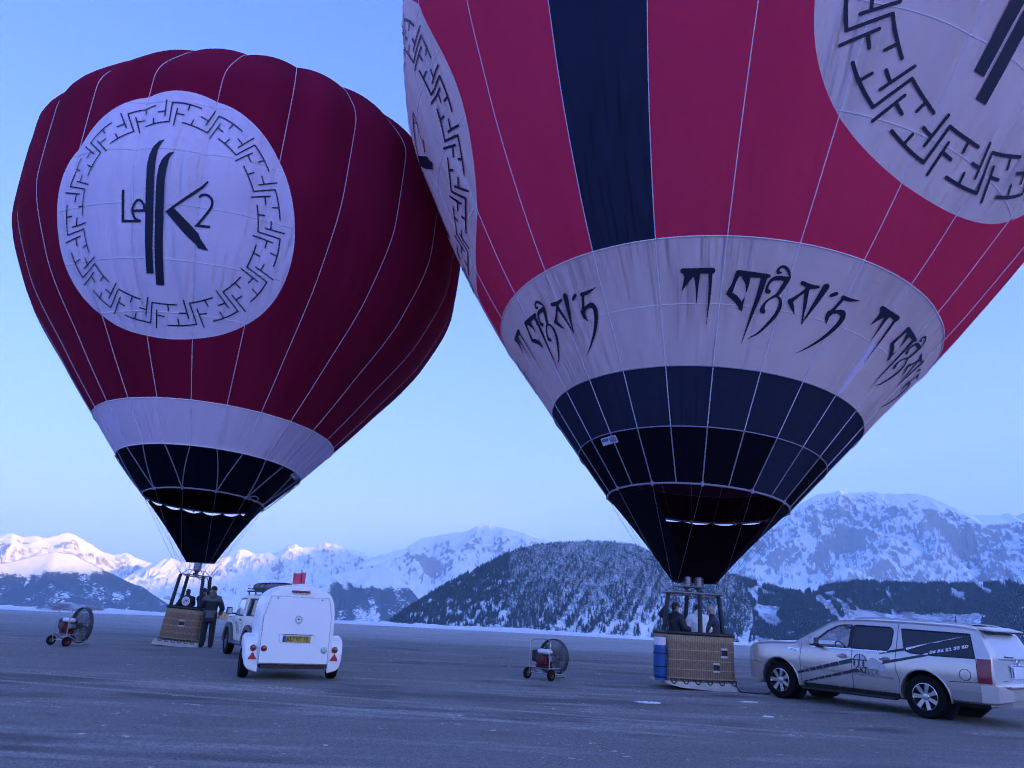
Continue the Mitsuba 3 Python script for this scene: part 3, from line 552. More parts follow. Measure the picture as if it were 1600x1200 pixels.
def build_basket(t, x, y, yaw, W, Dp, H, zb, flare, frame_z, frame_half, wick, skid, holes, tilt=0.0, burners=1, posts=None):
    """Basket with uprights, burner frame and burner, in the basket's own axes (u across the near face, v away)."""
    M = rot([0, 0, 1], yaw) @ rot([0, 1, 0], tilt)
    o = np.array([x, y, 0.0])
    def P(u, v, z): return o + M @ np.array([u, v, z])
    def W_(m): v_, f_, _ = meshkit.arrays(m); return v_ @ M.T + o, f_
    # rounded rectangle outline, walls lean by flare
    rc = .14
    def outline(w, d, n=10):
        c = []
        for sx, sy, a0 in ((1, -1, -90), (1, 1, 0), (-1, 1, 90), (-1, -1, 180)):
            a = np.radians(np.linspace(a0, a0 + 90, n)); c.append(np.stack([sx * (w / 2 - rc) + rc * np.cos(a), sy * (d / 2 - rc) + rc * np.sin(a)], 1))
        c = np.vstack(c); c = np.vstack([c, c[:1]]); return c
    per = outline(W, Dp); s = np.concatenate([[0], np.cumsum(np.linalg.norm(np.diff(per, axis=0), axis=1))]); n_s = int(s[-1] / .011)
    S = np.linspace(0, s[-1], n_s); base = np.stack([np.interp(S, s, per[:, 0]), np.interp(S, s, per[:, 1])], 1)
    nrm = np.gradient(base, axis=0); nrm = np.stack([nrm[:, 1], -nrm[:, 0]], 1); nrm /= np.linalg.norm(nrm, axis=1, keepdims=True)
    Z = np.linspace(0, 1, int(H / .022)); k = 1 - flare * Z
    row = np.arange(len(Z)); weave = .007 * np.abs(np.sin(S[:, None] / .045 * np.pi + (row % 2) * np.pi / 2)) + .003 * np.sin(S[:, None] * 3.1 + Z * 9)
    u = base[:, None, 0] * k + nrm[:, None, 0] * weave; v = base[:, None, 1] * k + nrm[:, None, 1] * weave; z = zb + Z[None] * H + 0 * u
    # cut foot holes through the near wall by leaving out their cells
    n_, m_ = u.shape; i, j = np.meshgrid(np.arange(n_ - 1), np.arange(m_ - 1), indexing='ij')
    keep = np.ones(i.shape, bool)
    for hu, hz, hw, hh in holes:
        keep &= ~((np.abs(u[:-1, :-1] - hu) < hw / 2) & (np.abs(z[:-1, :-1] - hz) < hh / 2) & (v[:-1, :-1] < 0))
    q = np.stack([i * m_ + j, (i + 1) * m_ + j, (i + 1) * m_ + j + 1, i * m_ + j + 1], -1)[keep].reshape(-1, 4)
    uv = np.stack([np.broadcast_to(S[:, None], u.shape), np.broadcast_to(Z[None] * 1.0, u.shape)], -1).reshape(-1, 2)
    b = t.add('basket', W_((np.stack([u, v, z], -1).reshape(-1, 3), q)), wick, True, world=True, uv=uv)
    inn = np.stack([base[::6, None, 0] * k[[0, -1]] * .96, base[::6, None, 1] * k[[0, -1]] * .95, zb + H * Z[[0, -1]] + 0 * base[::6, :1]], -1)
    nn = len(inn); i2 = np.arange(nn - 1); qq = np.stack([i2 * 2, i2 * 2 + 1, i2 * 2 + 3, i2 * 2 + 2], 1)
    t.add('lining', W_((inn.reshape(-1, 3), qq)), 'black_leather', True, under=b, world=True)
    t.add('floor', W_(bx((0, 0, zb + .01), (W * .95, Dp * .95, .03))), 'board', False, under=b, world=True)
    kt = 1 - flare; rim = outline(W * kt, Dp * kt, 6)[:-1]
    t.add('rim', W_(tube(np.c_[rim, 0 * rim[:, 0] + zb + H + .02], .045, 10, closed=True)), 'black_leather', True, under=b, world=True)
    for hu, hz, hw, hh in holes:
        for sgn in (-1, 1):
            vf = -Dp / 2 * (1 - flare * (hz - zb) / H) - .012
            t.add('step_trim', W_(bx((hu, vf, hz + sgn * (hh / 2 + .022)), (hw + .03, .014, .05), .004)), 'tan_leather', False, under=b, world=True)
    # skid board
    sk = np.asarray(skid)            # outline in (u, z) of the skid, extruded through the depth
    m = prism(Polygon(sk), -Dp / 2 - .05, Dp / 2 + .05); v_, f_, _ = meshkit.arrays(m); v_ = np.stack([v_[:, 0], -v_[:, 2], v_[:, 1]], 1)
    t.add('skid', W_((v_, f_)), 'board', 20, under=b, world=True)
    for uu in np.linspace(-W / 2 + .12, W / 2 - .10, 6):
        l = np.array([(uu - .07, zb + .04), (uu - .04, zb - .03), (uu, zb - .055), (uu + .05, zb - .03), (uu + .07, zb + .05)])
        l = smooth_line(np.c_[l[:, 0], 0 * l[:, 0] - Dp / 2 - .055, l[:, 1]], 4)
        t.add('rope_lashing', W_(tube(l, .013, 6)), 'black_paint', True, under=b, world=True)
    l = smooth_line([(-W / 2 + .05, -Dp / 2 - .02, zb + .05), (0, -Dp / 2 - .03, zb + .035), (W / 2 - .03, -Dp / 2 - .02, zb + .05)], 5)
    t.add('rope_lashing', W_(tube(l, .010, 6)), 'black_paint', True, under=b, world=True)
    # uprights and frame
    fu, fv = frame_half
    posts = posts or [((sx * (W / 2 * kt - .09), sy * (Dp / 2 * kt - .07)), (sx * fu, sy * fv)) for sx in (-1, 1) for sy in (-1, 1)]
    for lo_, hi_ in posts:
        a = np.array([*lo_, zb + H - .02]); c = np.array([*hi_, frame_z])
        t.add('upright', W_(tube([a, a * .95 + c * .05, a * .03 + c * .97, c], [.050, .058, .052, .030], 10)), 'pole_cover', 40, world=True)
        t.add('upright_socket', W_(cyl(a + (0, 0, -.02), a + (0, 0, .06), .062, 10)), 'dull_steel', 40, world=True)
    fr = [(-fu, -fv), (fu, -fv), (fu, fv), (-fu, fv)]
    bf = t.add('burner_frame', W_(cat(*[tube([(a[0], a[1], frame_z), (c[0], c[1], frame_z)], .022, 8) for a, c in zip(fr, fr[1:] + fr[:1])],
                                   tube([(-fu, 0, frame_z - .05), (fu, 0, frame_z - .05)], .016, 8), tube([(0, -fv, frame_z - .05), (0, fv, frame_z - .05)], .016, 8),
                                   *[tube([(a[0], a[1], frame_z), (a[0] * .55, a[1] * .55, frame_z + .16)], .012, 6) for a in fr],
                                   tube([(.55 * a[0], .55 * a[1], frame_z + .16) for a in fr], .014, 6, closed=True))), 'dull_steel', 40, world=True)
    for kx in (np.linspace(-.16, .16, burners) if burners > 1 else [0.0]):
        c0 = np.array([kx, 0, frame_z + .02])
        bk = t.add('burner', W_(move(lathe([(.03, frame_z - .06), (.07, frame_z - .04), (.07, frame_z + .06), (.04, frame_z + .09), (.10, frame_z + .13), (.115, frame_z + .15), (.115, frame_z + .40), (.105, frame_z + .40), (.09, frame_z + .16), (0, frame_z + .16)], 18), (kx, 0, 0))), 'dull_steel', 40, world=True)
        for zc in np.linspace(frame_z + .16, frame_z + .36, 5):
            q = np.linspace(0, 2 * np.pi, 22)[:-1]; t.add('coil', W_(tube(np.c_[kx + .125 * np.cos(q), .125 * np.sin(q), 0 * q + zc], .013, 6, closed=True)), 'steel', True, under=bk, world=True)
        t.add('valve_block', W_(bx((kx, -.13, frame_z + .03), (.12, .07, .09), .01)), 'black_paint', 30, under=bk, world=True)
        t.add('blast_handle', W_(cat(tube([(kx + .03, -.16, frame_z + .02), (kx + .05, -.24, frame_z - .06)], .009, 6))), 'tape_white', 30, under=bk, world=True)
        t.add('fuel_hose', W_(tube(smooth_line([(kx, .08, frame_z), (kx * .6 + .1, fv * .7, frame_z - .12), (fu * .86, fv * .86, frame_z - .1), (W / 2 * kt - .13, Dp / 2 * kt - .13, zb + H)], 6), .012, 6)), 'black_paint', True, under=bk, world=True)
    return P

cl = lambda a, b, c: min(max(a, b), c)
EL_ = Envelope([-10.286, 26.433, 4.647], [.0222, .0744], 15.505, 1.946, [3.612, 5.231, 6.914, 7.75, 7.812, 6.758, 4.819, 1.742], [.096, -.6281], [.0199, -.014], -7.5,
               lambda t: .015 + .062 * np.clip((t - .12) / .55, 0, 1) ** 1.2 * np.clip((1.02 - t) / .2, 0, 1) ** .5)
def panels_left(g):
    return [('lower_panel', 0.0, 1.57, 'black_cloth'), ('band_panel', 1.57, 3.10, 'lilac_white_cloth'), ('upper_panel', 3.10, 99, 'maroon_cloth')]
BL = build_balloon('maroon balloon with one round white emblem, standing over the white trailer', EL_, 2.2, None, panels_left, [(-90, 8.61, 3.66)],
                   (True, 0), {'disc': 'lilac_white_cloth', 'scoop': 'black_cloth'}, (-15, 197, 10, 2.62, .45, .16, -10.0, 26.2),
                   [(-10.42, 25.8, 2.2), (-9.70, 25.8, 2.2), (-9.70, 26.45, 2.2), (-10.42, 26.45, 2.2)], [(1.57, .014, 'seam_white'), (3.10, .016, 'seam_white')], (-22, .06))
ER_ = Envelope([5.014, 20.256, 4.489], [.0903, .1077], 20.964, 2.311, [4.353, 6.551, 8.691, 10.454, 11.31, 9.717, 5.855, 1.884], [1.9368, -1.1021], [.0174, .0446], -10.5,
               lambda t: .012 + .06 * np.clip((t - .25) / .5, 0, 1) * np.clip((1.02 - t) / .2, 0, 1) ** .5)
def panels_right(g):
    a = (ER_.g0 + 15 * g + 7.5 + 123) % 120
    top = 'navy_cloth' if min(a, 120 - a) < 4 else 'crimson_cloth'
    low = 'black_cloth' if g % 24 not in (20, 21) else 'navy_cloth'
    return [('lower_panel', 0.0, 1.40, 'brown_black_cloth' if g % 24 not in (20, 21) else 'navy_cloth'), ('dark_panel', 1.40, 2.78, 'navy_cloth'), ('band_panel', 2.78, 5.68, 'pink_white_cloth'), ('upper_panel', 5.68, 99, top)]
BR = build_balloon('crimson balloon with navy stripes and a white band of dark letters', ER_, 2.2, None, panels_right, [(-63, 12.2, 4.90), (-183, 12.2, 4.90), (57, 12.2, 4.90)],
                   (False, 0), {'disc': 'pink_white_cloth', 'scoop': 'brown_black_cloth'}, (-38, 230, 13, 2.50, .55, .11, 4.85, 19.95),
                   [(4.25, 19.5, 2.2), (5.35, 19.5, 2.2), (5.35, 20.3, 2.2), (4.25, 20.3, 2.2)], [(1.40, .016, 'tape_grey'), (2.78, .013, 'tape_grey'), (5.68, .014, 'seam_white')], None)
env = f'{BR.key}__envelope'
for th_ in (-175.4, -109.8, -59.6, 10, 75, 130):
    for gl in GLYPHS:
        pg = shapely.transform(shapely.segmentize(gl, .15), lambda q: np.stack([th_ + np.degrees((q[:, 0] + 2.02) / 5.35), 4.98 + q[:, 1]], 1))
        m, uv = ER_.cut(pg, .02, 1.5, .4); BR.add('letter_print', m, 'print_ink', True, under=env, world=True)
th = np.radians(ER_.g0 + np.arange(0, 360, 3)); BR.add('hoop_tape', tube(ER_.at(th, 0 * th + 4.2, .004), .008, 4, closed=True), 'seam_white', True, world=True)
m, uv = ER_.cut(Polygon([(-55.2, 2.80), (-53.4, 2.98), (-52.3, 4.22), (-55.3, 4.16)]), .012); BR.add('cloth_patch', m, 'lilac_white_cloth', True, under=env, world=True, uv=uv, label='bright lilac repair strip on the white band')
def tag_label(t, E, quad, env):
    m, uv = E.cut(Polygon(quad), .018, 1.5, .3); t.add('name_tag', m, 'tag_white', True, under=env, world=True)
    q = np.array(quad); c = q.mean(0)
    for f0, f1 in ((.06, .48), (.56, .94)):
        r = []
        for fx, fy in ((f0, .15), (f1, .15), (f1, .55 if f0 < .5 else .85), (f0, .55 if f0 < .5 else .85)): r.append((q[0] * (1 - fx) + q[1] * fx) * (1 - fy) + (q[3] * (1 - fx) + q[2] * fx) * fy)
        m, uv = E.cut(Polygon(r), .024, 1.5, .3); t.add('tag_print', m, 'tag_blue' if f0 < .5 else 'tag_pink', True, under=env, world=True)
pbr('tag_white', (0.70, 0.66, 0.74), .6); pbr('tag_blue', (0.10, 0.16, 0.42), .6); pbr('tag_pink', (0.30, 0.22, 0.34), .6)
tag_label(BR, ER_, [(-153.0, 1.33), (-142.9, 1.33), (-142.6, 1.14), (-153.6, 1.14)], env)
tag_label(BL, EL_, [(-7.0, 1.54), (6.3, 1.53), (3.9, 1.36), (-8.4, 1.38)], f'{BL.key}__envelope')
build_basket(BL, -10.17, 26.12, 1, 1.24, .98, .98, .17, .10, 2.2, (.37, .33), 'wicker_brown', [(-.74, 0), (.72, 0), (.70, .16), (-.70, .16)], [(.04, .70, .14, .12)], tilt=3.0, burners=1)
build_basket(BR, 4.78, 19.95, 9, 1.72, 1.15, 1.06, .19, .02, 2.22, (.66, .42), 'wicker_brown', [(-.90, .13), (-.55, .05), (.30, 0), (.86, 0), (.88, .18), (-.90, .18)], [(.55, .86, .14, .13), (.35, .52, .14, .13)], tilt=.6, burners=2,
             posts=[((-.78, -.05), (-.66, -.05)), ((-.02, -.51), (.02, -.40)), ((-.02, .51), (.02, .40)), ((.78, -.05), (.66, -.05))])

# ---------------------------------------------------------------- vehicles
def paint(key, color, rough=.22, dirt=.25, metal=0.0, coat=.7):
    c = np.array(color)
    pbr(key, lambda p, n, uv: mix(c.tolist(), (c * .45 + .04).tolist(), sstep(.55, .05, p.z + (fbm(p.x * 3, p.y * 3, p.z * 3) - .5) * .5) * dirt * 2 * fbm(p.x * 9, p.y * 9, p.z * 9) + .06 * fbm(p.x * 1.5, p.y * 1.5, p.z * 2)), rough, metal, .5, coat)
paint('champagne_paint', (0.66, 0.585, 0.53), .25, .4, .55)
paint('grey_cladding', (0.34, 0.31, 0.30), .42, .3, 0, .1)
paint('white_gelcoat', (0.92, 0.92, 0.92), .28, .12, 0, .5)
paint('ivory_paint', (0.80, 0.75, 0.66), .32, .3, 0, .5)
pbr('rubber', lambda p, n, uv: mi.Color3f(0.009, 0.009, 0.010) * (.8 + .8 * fbm(p.x * 14, p.y * 14, p.z * 14)), .8, spec=.12)
pbr('black_plastic', lambda p, n, uv: mi.Color3f(0.020, 0.021, 0.023) * (.8 + .5 * noise(p.x * 20, p.y * 20, p.z * 20)), .5)
pbr('grey_plastic', (0.10, 0.105, 0.115), .5)
pbr('chrome', (0.80, 0.81, 0.83), .10, metal=1.0)
pbr('alloy', (0.70, 0.71, 0.73), .22, metal=1.0)
pbr('tail_red', (0.22, 0.008, 0.018), .12, coat=1.0)
pbr('reflector_red', (0.42, 0.010, 0.030), .3, coat=.6)
pbr('lamp_amber', (0.20, 0.018, 0.018), .15, coat=1.0)
pbr('lamp_clear', (0.42, 0.46, 0.48), .15, coat=1.0)
pbr('seam_dark', (0.018, 0.018, 0.022), .7)
pbr('decal_navy', (0.030, 0.032, 0.060), .4)
pbr('decal_grey', (0.16, 0.16, 0.20), .4)
pbr('decal_white', (0.82, 0.82, 0.86), .4)
pbr('decal_pale', (0.52, 0.50, 0.52), .4)
pbr('plate_yellow', (0.62, 0.40, 0.035), .35)
pbr('plate_white', (0.75, 0.75, 0.78), .35)
pbr('plate_blue', (0.02, 0.06, 0.30), .35)
pbr('seat_grey', (0.09, 0.085, 0.085), .7)
pbr('cargo_grey', lambda p, n, uv: mi.Color3f(0.17, 0.17, 0.185) * (.8 + .4 * fbm(p.x * 8, p.y * 8, p.z * 8)), .6)
scene['clear_glass'] = {'type': 'thindielectric', 'int_ior': 1.5}
scene['tinted_glass'] = {'type': 'twosided', 'bsdf': {'type': 'principled', 'base_color': {'type': 'rgb', 'value': [.012, .014, .020]}, 'roughness': .03, 'specular': .6}}
scene['pale_rear_glass'] = {'type': 'twosided', 'bsdf': {'type': 'principled', 'base_color': {'type': 'rgb', 'value': [.50, .52, .58]}, 'roughness': .30, 'specular': .9, 'clearcoat': 1.0, 'clearcoat_gloss': .98}}

def loft(stations):
    """stations: list of (k x 3) closed rings with equal k -> closed mesh."""
    R = np.array(stations); n, k = R.shape[:2]
    i, j = np.meshgrid(np.arange(n - 1), np.arange(k), indexing='ij'); j2 = (j + 1) % k
    q = np.stack([i * k + j, i * k + j2, (i + 1) * k + j2, (i + 1) * k + j], -1).reshape(-1, 4)
    f = [q[:, [0, 1, 2]], q[:, [0, 2, 3]]]
    V = np.vstack([R.reshape(-1, 3), R[0].mean(0), R[-1].mean(0)]); c0, c1 = n * k, n * k + 1
    jj = np.arange(k); f.append(np.stack([jj * 0 + c0, (jj + 1) % k, jj], 1)); f.append(np.stack([jj * 0 + c1, (n - 1) * k + jj, (n - 1) * k + (jj + 1) % k], 1))
    m = trimesh.Trimesh(V, np.vstack(f), process=False); m.merge_vertices()
    if m.volume < 0: m.invert()
    return m
def man(m):
    v, f, _ = meshkit.arrays(m); t = trimesh.Trimesh(v, f, process=True)
    if t.volume < 0: t.invert()
    return m3.Manifold(m3.Mesh(np.asarray(t.vertices, np.float32), np.asarray(t.faces, np.uint32)))
class Body:
    """A car body whose half-width is W(z) * taper(x), x forward from the rear axle, y left, z up."""
    def __init__(s, W, taper, top, bot, corner=.07):
        s.W, s.tp, s.top, s.bot, s.c = W, taper, top, bot, corner
    def hw(s, x, z): return np.interp(z, *s.W) * np.interp(x, *s.tp)
    def solid(s, xs, inset=0.0, zfloor=None):
        st = []
        for x in xs:
            zt = float(np.interp(x, *s.top)) - inset; zb = float(np.interp(x, *s.bot)) + inset if zfloor is None else zfloor
            h = max(zt - zb, .05); c = min(s.c, h * .3)
            z = np.linspace(zb, zt - c, 16); w = s.hw(x, z) - inset; w[0] -= .03
            wc = w[-1]; a = np.linspace(0, np.pi / 2, 6)[1:]
            z = np.r_[z, zt - c + c * np.sin(a)]; w = np.r_[w, wc - c * 1.2 * (1 - np.cos(a))]
            w = np.r_[w, [w[-1] * .66, w[-1] * .33]]; z = np.r_[z, [z[-1] + .018 * h ** .5, z[-1] + .026 * h ** .5]]
            L = np.c_[np.full(len(w), x), w, z]; R = L[::-1] * [1, -1, 1]; st.append(np.vstack([L, R]))
        return loft(st)
    def decal(s, poly, off=.006, side=1, d=.08):
        V, F = grid_cut(poly, d, d); y = (s.hw(V[:, 0], V[:, 1]) + off) * side
        return np.c_[V[:, 0], y, V[:, 1]], F
    def strip(s, pts, w, off=.006, side=1): return s.decal(LineString(pts).buffer(w / 2, cap_style='flat', join_style='mitre'), off, side)

def add_wheel(t, x, y, r, w, rim_r, side, spokes=7, rim_mat='alloy', steer=0.0, name='wheel'):
    """Wheel with its axle along y; side=+1 shows its face to +y."""
    M = rot([0, 0, 1], steer)
    def Wm(m): v, f, _ = meshkit.arrays(m); v = v * [1, side, 1]; f = f if side > 0 else f[:, ::-1]; return v @ M.T + [x, y, r], f
    h = w / 2
    prof = [(rim_r * .97, -h * .9), (rim_r * 1.06, -h), (r * .90, -h), (r * .965, -h * .86), (r, -h * .62), (r, -h * .2), (r * .985, -h * .17), (r, -h * .14), (r, h * .14), (r * .985, h * .17), (r, h * .2), (r, h * .62), (r * .965, h * .86), (r * .90, h), (rim_r * 1.06, h), (rim_r * .97, h * .9)]
    k = t.add(name, Wm(lathe(prof, 48, 'y')), 'rubber', 35)
    t.add('rim', Wm(lathe([(rim_r * .97, -h * .85), (rim_r, h * .88), (rim_r * .93, h * .92), (rim_r * .88, h * .6), (rim_r * .86, -h * .3)], 40, 'y')), rim_mat, 35, under=k)
    t.add('brake_disc', Wm(lathe([(0, -h * .2), (rim_r * .82, -h * .2), (rim_r * .82, -h * .05), (0, -h * .05)], 32, 'y')), 'black_plastic', 35, under=k)
    sp = []
    for i in range(spokes):
        a = i * 2 * np.pi / spokes; c, s_ = np.cos(a), np.sin(a); q = np.array([-s_, 0, c]); e = np.array([c, 0, s_])
        pts = [e * rim_r * .16 + q * wd * .5 + [0, yy, 0] for wd, yy in ((.22 * rim_r, h * .75), (-.22 * rim_r, h * .75), (.22 * rim_r, h * .35), (-.22 * rim_r, h * .35))]
        pts += [e * rim_r * .91 + q * wd * .5 + [0, yy, 0] for wd, yy in ((.34 * rim_r, h * .80), (-.34 * rim_r, h * .80), (.34 * rim_r, h * .45), (-.34 * rim_r, h * .45))]
        sp.append(m3.Manifold.hull_points(np.array(pts)))
    t.add('spokes', Wm(cat(*sp)), rim_mat, 30, under=k)
    t.add('hub_cap', Wm(lathe([(rim_r * .27, h * .3), (rim_r * .27, h * .78), (rim_r * .22, h * .86), (0, h * .88)], 24, 'y')), rim_mat, 35, under=k)
    return k
def lettering(txt, height, depth=.003, bold=True): return meshkit.text_mesh(txt, height, depth, bold)
def text_poly(txt, height, bold=True):
    m = meshkit.text_mesh(txt, height, .002, bold); v, f = m.vertices, m.faces; up = m.face_normals[:, 2] > .9
    z = v[:, 2].max(); return unary_union([Polygon(v[q][:, :2]).buffer(1e-5) for q in f[up] if abs(v[q][:, 2] - z).max() < 1e-6])

# ---- the silver estate car on the right
def silver_car():
    t = Thing('estate_car', 'long silver estate car with dark stripes and a telephone number on its window', 'car', None, (9.03, 16.29, 0), 124.6)
    B = Body(([.28, .42, .60, .85, 1.02, 1.12, 1.18, 1.24, 1.62, 1.70, 1.85], [.90, .955, .985, 1.0, .985, .965, .945, .915, .775, .74, .70]),
             ([-1.34, -1.28, -1.22, -1.10, -.85, 3.0, 3.6, 3.85, 4.0, 4.12, 4.2], [.86, .91, .945, .98, 1.0, 1.0, .99, .97, .94, .89, .80]),
             ([-1.34, -1.29, -1.27, -1.24, -1.05, -.96, -.6, .3, 1.3, 1.8, 2.05, 2.35, 2.86, 2.95, 3.4, 3.8, 3.98, 4.08, 4.14, 4.2], [.66, .72, 1.06, 1.20, 1.60, 1.69, 1.735, 1.765, 1.78, 1.755, 1.70, 1.53, 1.245, 1.235, 1.225, 1.195, 1.17, 1.135, 1.03, .80]),
             ([-1.34, -1.2, -.6, .6, 2.7, 3.7, 4.0, 4.2], [.42, .36, .36, .30, .30, .30, .28, .40]))
    xs = np.unique(np.r_[np.linspace(-1.34, -.95, 16), np.linspace(-.95, 1.7, 20), np.linspace(1.7, 3.0, 22), np.linspace(3.0, 4.2, 22)])
    body = man(B.solid(xs))
    inner = man(B.solid(np.linspace(-1.02, 2.45, 30), .075, .62))
    body = body - inner
    FRONT = [(2.40, 1.185), (2.33, 1.31), (2.09, 1.50), (1.87, 1.61), (1.73, 1.64), (1.55, 1.645), (1.565, 1.185)]
    DOOR = [(1.455, 1.645), (1.34, 1.645), (.70, 1.635), (.635, 1.60), (.62, 1.56), (.64, 1.30), (.68, 1.23), (.75, 1.185), (1.47, 1.185)]
    QUART = [(.44, 1.615), (-.86, 1.58), (-.97, 1.17), (-.23, 1.165), (.22, 1.185), (.33, 1.225), (.37, 1.29)]
    def cutter(poly, y0=-1.3, y1=1.3):
        v, f, _ = meshkit.arrays(prism(Polygon(poly), y0, y1)); return man((np.stack([v[:, 0], -v[:, 2], v[:, 1]], 1), f))
    for w in (FRONT, DOOR, QUART): body = body - cutter(w)
    for x in (0.0, 3.27):
        for sg in (-1, 1):
            body = body - man(cyl((x, sg * .60, .40), (x, sg * 1.2, .40), .475, 48))
    # windscreen opening
    sc = m3.Manifold.hull_points(np.array([(2.80, s_ * .74, 1.30) for s_ in (-1, 1)] + [(2.10, s_ * .60, 1.69) for s_ in (-1, 1)] + [(2.55, s_ * .74, 1.16) for s_ in (-1, 1)] + [(1.85, s_ * .60, 1.56) for s_ in (-1, 1)] + [(3.0, s_ * .74, 1.36) for s_ in (-1, 1)] + [(2.3, s_ * .60, 1.80) for s_ in (-1, 1)]))
    body = body - sc
    bk = t.add('body', body, 'champagne_paint', 28)
    for nm, w, mat in (('front_window', FRONT, 'clear_glass'), ('door_window', DOOR, 'tinted_glass'), ('quarter_window', QUART, 'tinted_glass')):
        for sg in (1, -1):
            t.add(nm, B.decal(Polygon(w).buffer(.004), -.012, sg), mat, True)
            ring = Polygon(w).buffer(.018).difference(Polygon(w).buffer(-.004))
            t.add('window_seal', B.decal(ring, .003, sg), 'seam_dark', True)
    t.add('windscreen', (np.array([(2.86, .76, 1.245), (2.86, -.76, 1.245), (2.02, -.62, 1.71), (2.02, .62, 1.71)]), np.array([(0, 1, 2), (0, 2, 3)])), 'clear_glass', False)
    for sg in (1, -1): t.add('pillar_trim', B.decal(Polygon([(1.56, 1.195), (1.545, 1.64), (1.46, 1.64), (1.475, 1.195)]), .004, sg), 'black_plastic', True)
    # cabin
    for x, y in ((1.75, .40), (1.75, -.40), (.75, .40), (.75, -.40), (-.2, .35), (-.2, -.35)):
        k = t.add('seat', bx((x, y, .78), (.52, .54, .22), .07), 'seat_grey', 35)
        t.add('backrest', move(bx((0, 0, 0), (.16, .52, .66), .07), (x - .27, y, 1.14), R=rot([0, 1, 0], -10)), 'seat_grey', 35, under=k)
        t.add('headrest', bx((x - .34, y, 1.50), (.11, .27, .17), .05), 'seat_grey', 35, under=k)
    t.add('dashboard', bx((2.32, 0, 1.03), (.34, 1.5, .26), .08), 'black_plastic', 35)
    q = np.linspace(0, 2 * np.pi, 32)[:-1]; st = np.stack([0 * q, .185 * np.cos(q), .185 * np.sin(q)], 1) @ rot([0, 1, 0], 25).T + (2.05, .40, 1.13)
    t.add('steering_wheel', cat(tube(st, .016, 8, closed=True), tube([(2.05, .22, 1.13), (2.05, .58, 1.13)], .018, 6), tube([(2.05, .40, 1.13), (2.25, .40, 1.03)], .03, 8)), 'black_plastic', True)
    t.add('rear_mirror', bx((2.12, 0, 1.60), (.03, .24, .07), .012), 'black_plastic', 30)
    # doors, trim
    SE = [[(2.67, 1.20), (2.70, .9), (2.70, .40)], [(1.46, 1.16), (1.475, .32)], [(.52, 1.70), (.52, 1.2), (.53, .86), (.47, .66), (.46, .40)], [(2.70, .40), (.47, .385)], [(-1.0, 1.17), (-1.02, .74), (-.50, .72)], [(3.72, .72), (3.98, .76)]]
    for l in SE:
        for sg in (1, -1): t.add('panel_seam', B.strip(l, .012, .0025, sg), 'seam_dark', True)
    for sg in (1, -1):
        t.add('belt_moulding', B.strip([(2.42, 1.165), (.70, 1.165)], .022, .010, sg), 'chrome', True)
        c = B.strip([(2.62, .72), (.58, .67)], .035, .016, sg); t.add('side_moulding', c, 'chrome', True)
        for x in (1.66, .72):
            y = float(B.hw(x, 1.015)); hk = t.add('door_handle', cat(bx((x, sg * (y + .028), 1.015), (.26, .03, .035), .012), bx((x + .09, sg * (y + .01), 1.015), (.04, .03, .03), .008), bx((x - .09, sg * (y + .01), 1.015), (.04, .03, .03), .008)), 'chrome', 35)
            t.add('handle_recess', B.decal(affinity.scale(Point(x, 1.015).buffer(1, 16), .10, .055), .002, sg), 'grey_cladding', True, under=hk)
        y = float(B.hw(2.86, 1.08)); v_ = t.add('side_vent', B.decal(Polygon([(3.0, 1.10), (2.98, 1.115), (2.73, 1.09), (2.74, 1.035), (2.97, 1.05)]), .010, sg), 'chrome', True)
        for zz in (1.088, 1.063): t.add('vent_slot', B.strip([(2.96, zz), (2.77, zz - .012)], .014, .014, sg), 'seam_dark', True, under=v_)
        # wheel-arch lips
        for x in (0.0, 3.27):
            a = np.radians(np.linspace(-8, 188, 40)); rr = .487
            xx, zz = x + rr * np.cos(a), .40 + rr * np.sin(a); yy = B.hw(xx, zz) * sg
            t.add('arch_lip', tube(np.c_[xx, yy, zz], .018, 6), 'champagne_paint', True)
            t.add('arch_liner', (lambda m: (m[0], m[1]))(cat(tube([(x, sg * .58, .40), (x, sg * .62, .40)], .47, 32))), 'seam_dark', False)
        t.add('rocker', B.decal(Polygon([(2.66, .40), (.50, .385), (.50, .30), (2.66, .30)]), .008, sg), 'black_plastic', True)
        t.add('running_board', bx((1.6, sg * .98, .295), (2.1, .17, .05), .02), 'black_plastic', 30)
        t.add('lower_cladding', B.decal(Polygon([(-.50, .565), (-1.27, .585), (-1.27, .44), (-1.1, .40), (-.55, .40)]), .005, sg), 'grey_cladding', True)
    t.add('fuel_flap', B.decal(Point(-.80, .86).buffer(.105, 24).difference(Point(-.80, .86).buffer(.095, 24)), .003), 'seam_dark', True)
    for sg in (1, -1):
        k = t.add('mirror', cat(bx((2.27, sg * 1.10, 1.285), (.13, .22, .18), .04)), 'champagne_paint', 35)
        t.add('mirror_base', cat(bx((2.30, sg * .985, 1.215), (.12, .14, .05), .02), bx((2.24, sg * 1.10, 1.215), (.12, .2, .05), .02)), 'black_plastic', 30, under=k)
        t.add('mirror_glass', bx((2.20, sg * 1.10, 1.29), (.008, .18, .13)), 'chrome', False, under=k)
    # stripes: two ski tracks that widen forward, broken into dashes
    def lerp(l, f): l = np.array(l); return l[0] * (1 - f) + l[1] * f
    up = [(2.76, .60), (1.45, .945)]; lo = [(2.66, .415), (1.34, .765)]
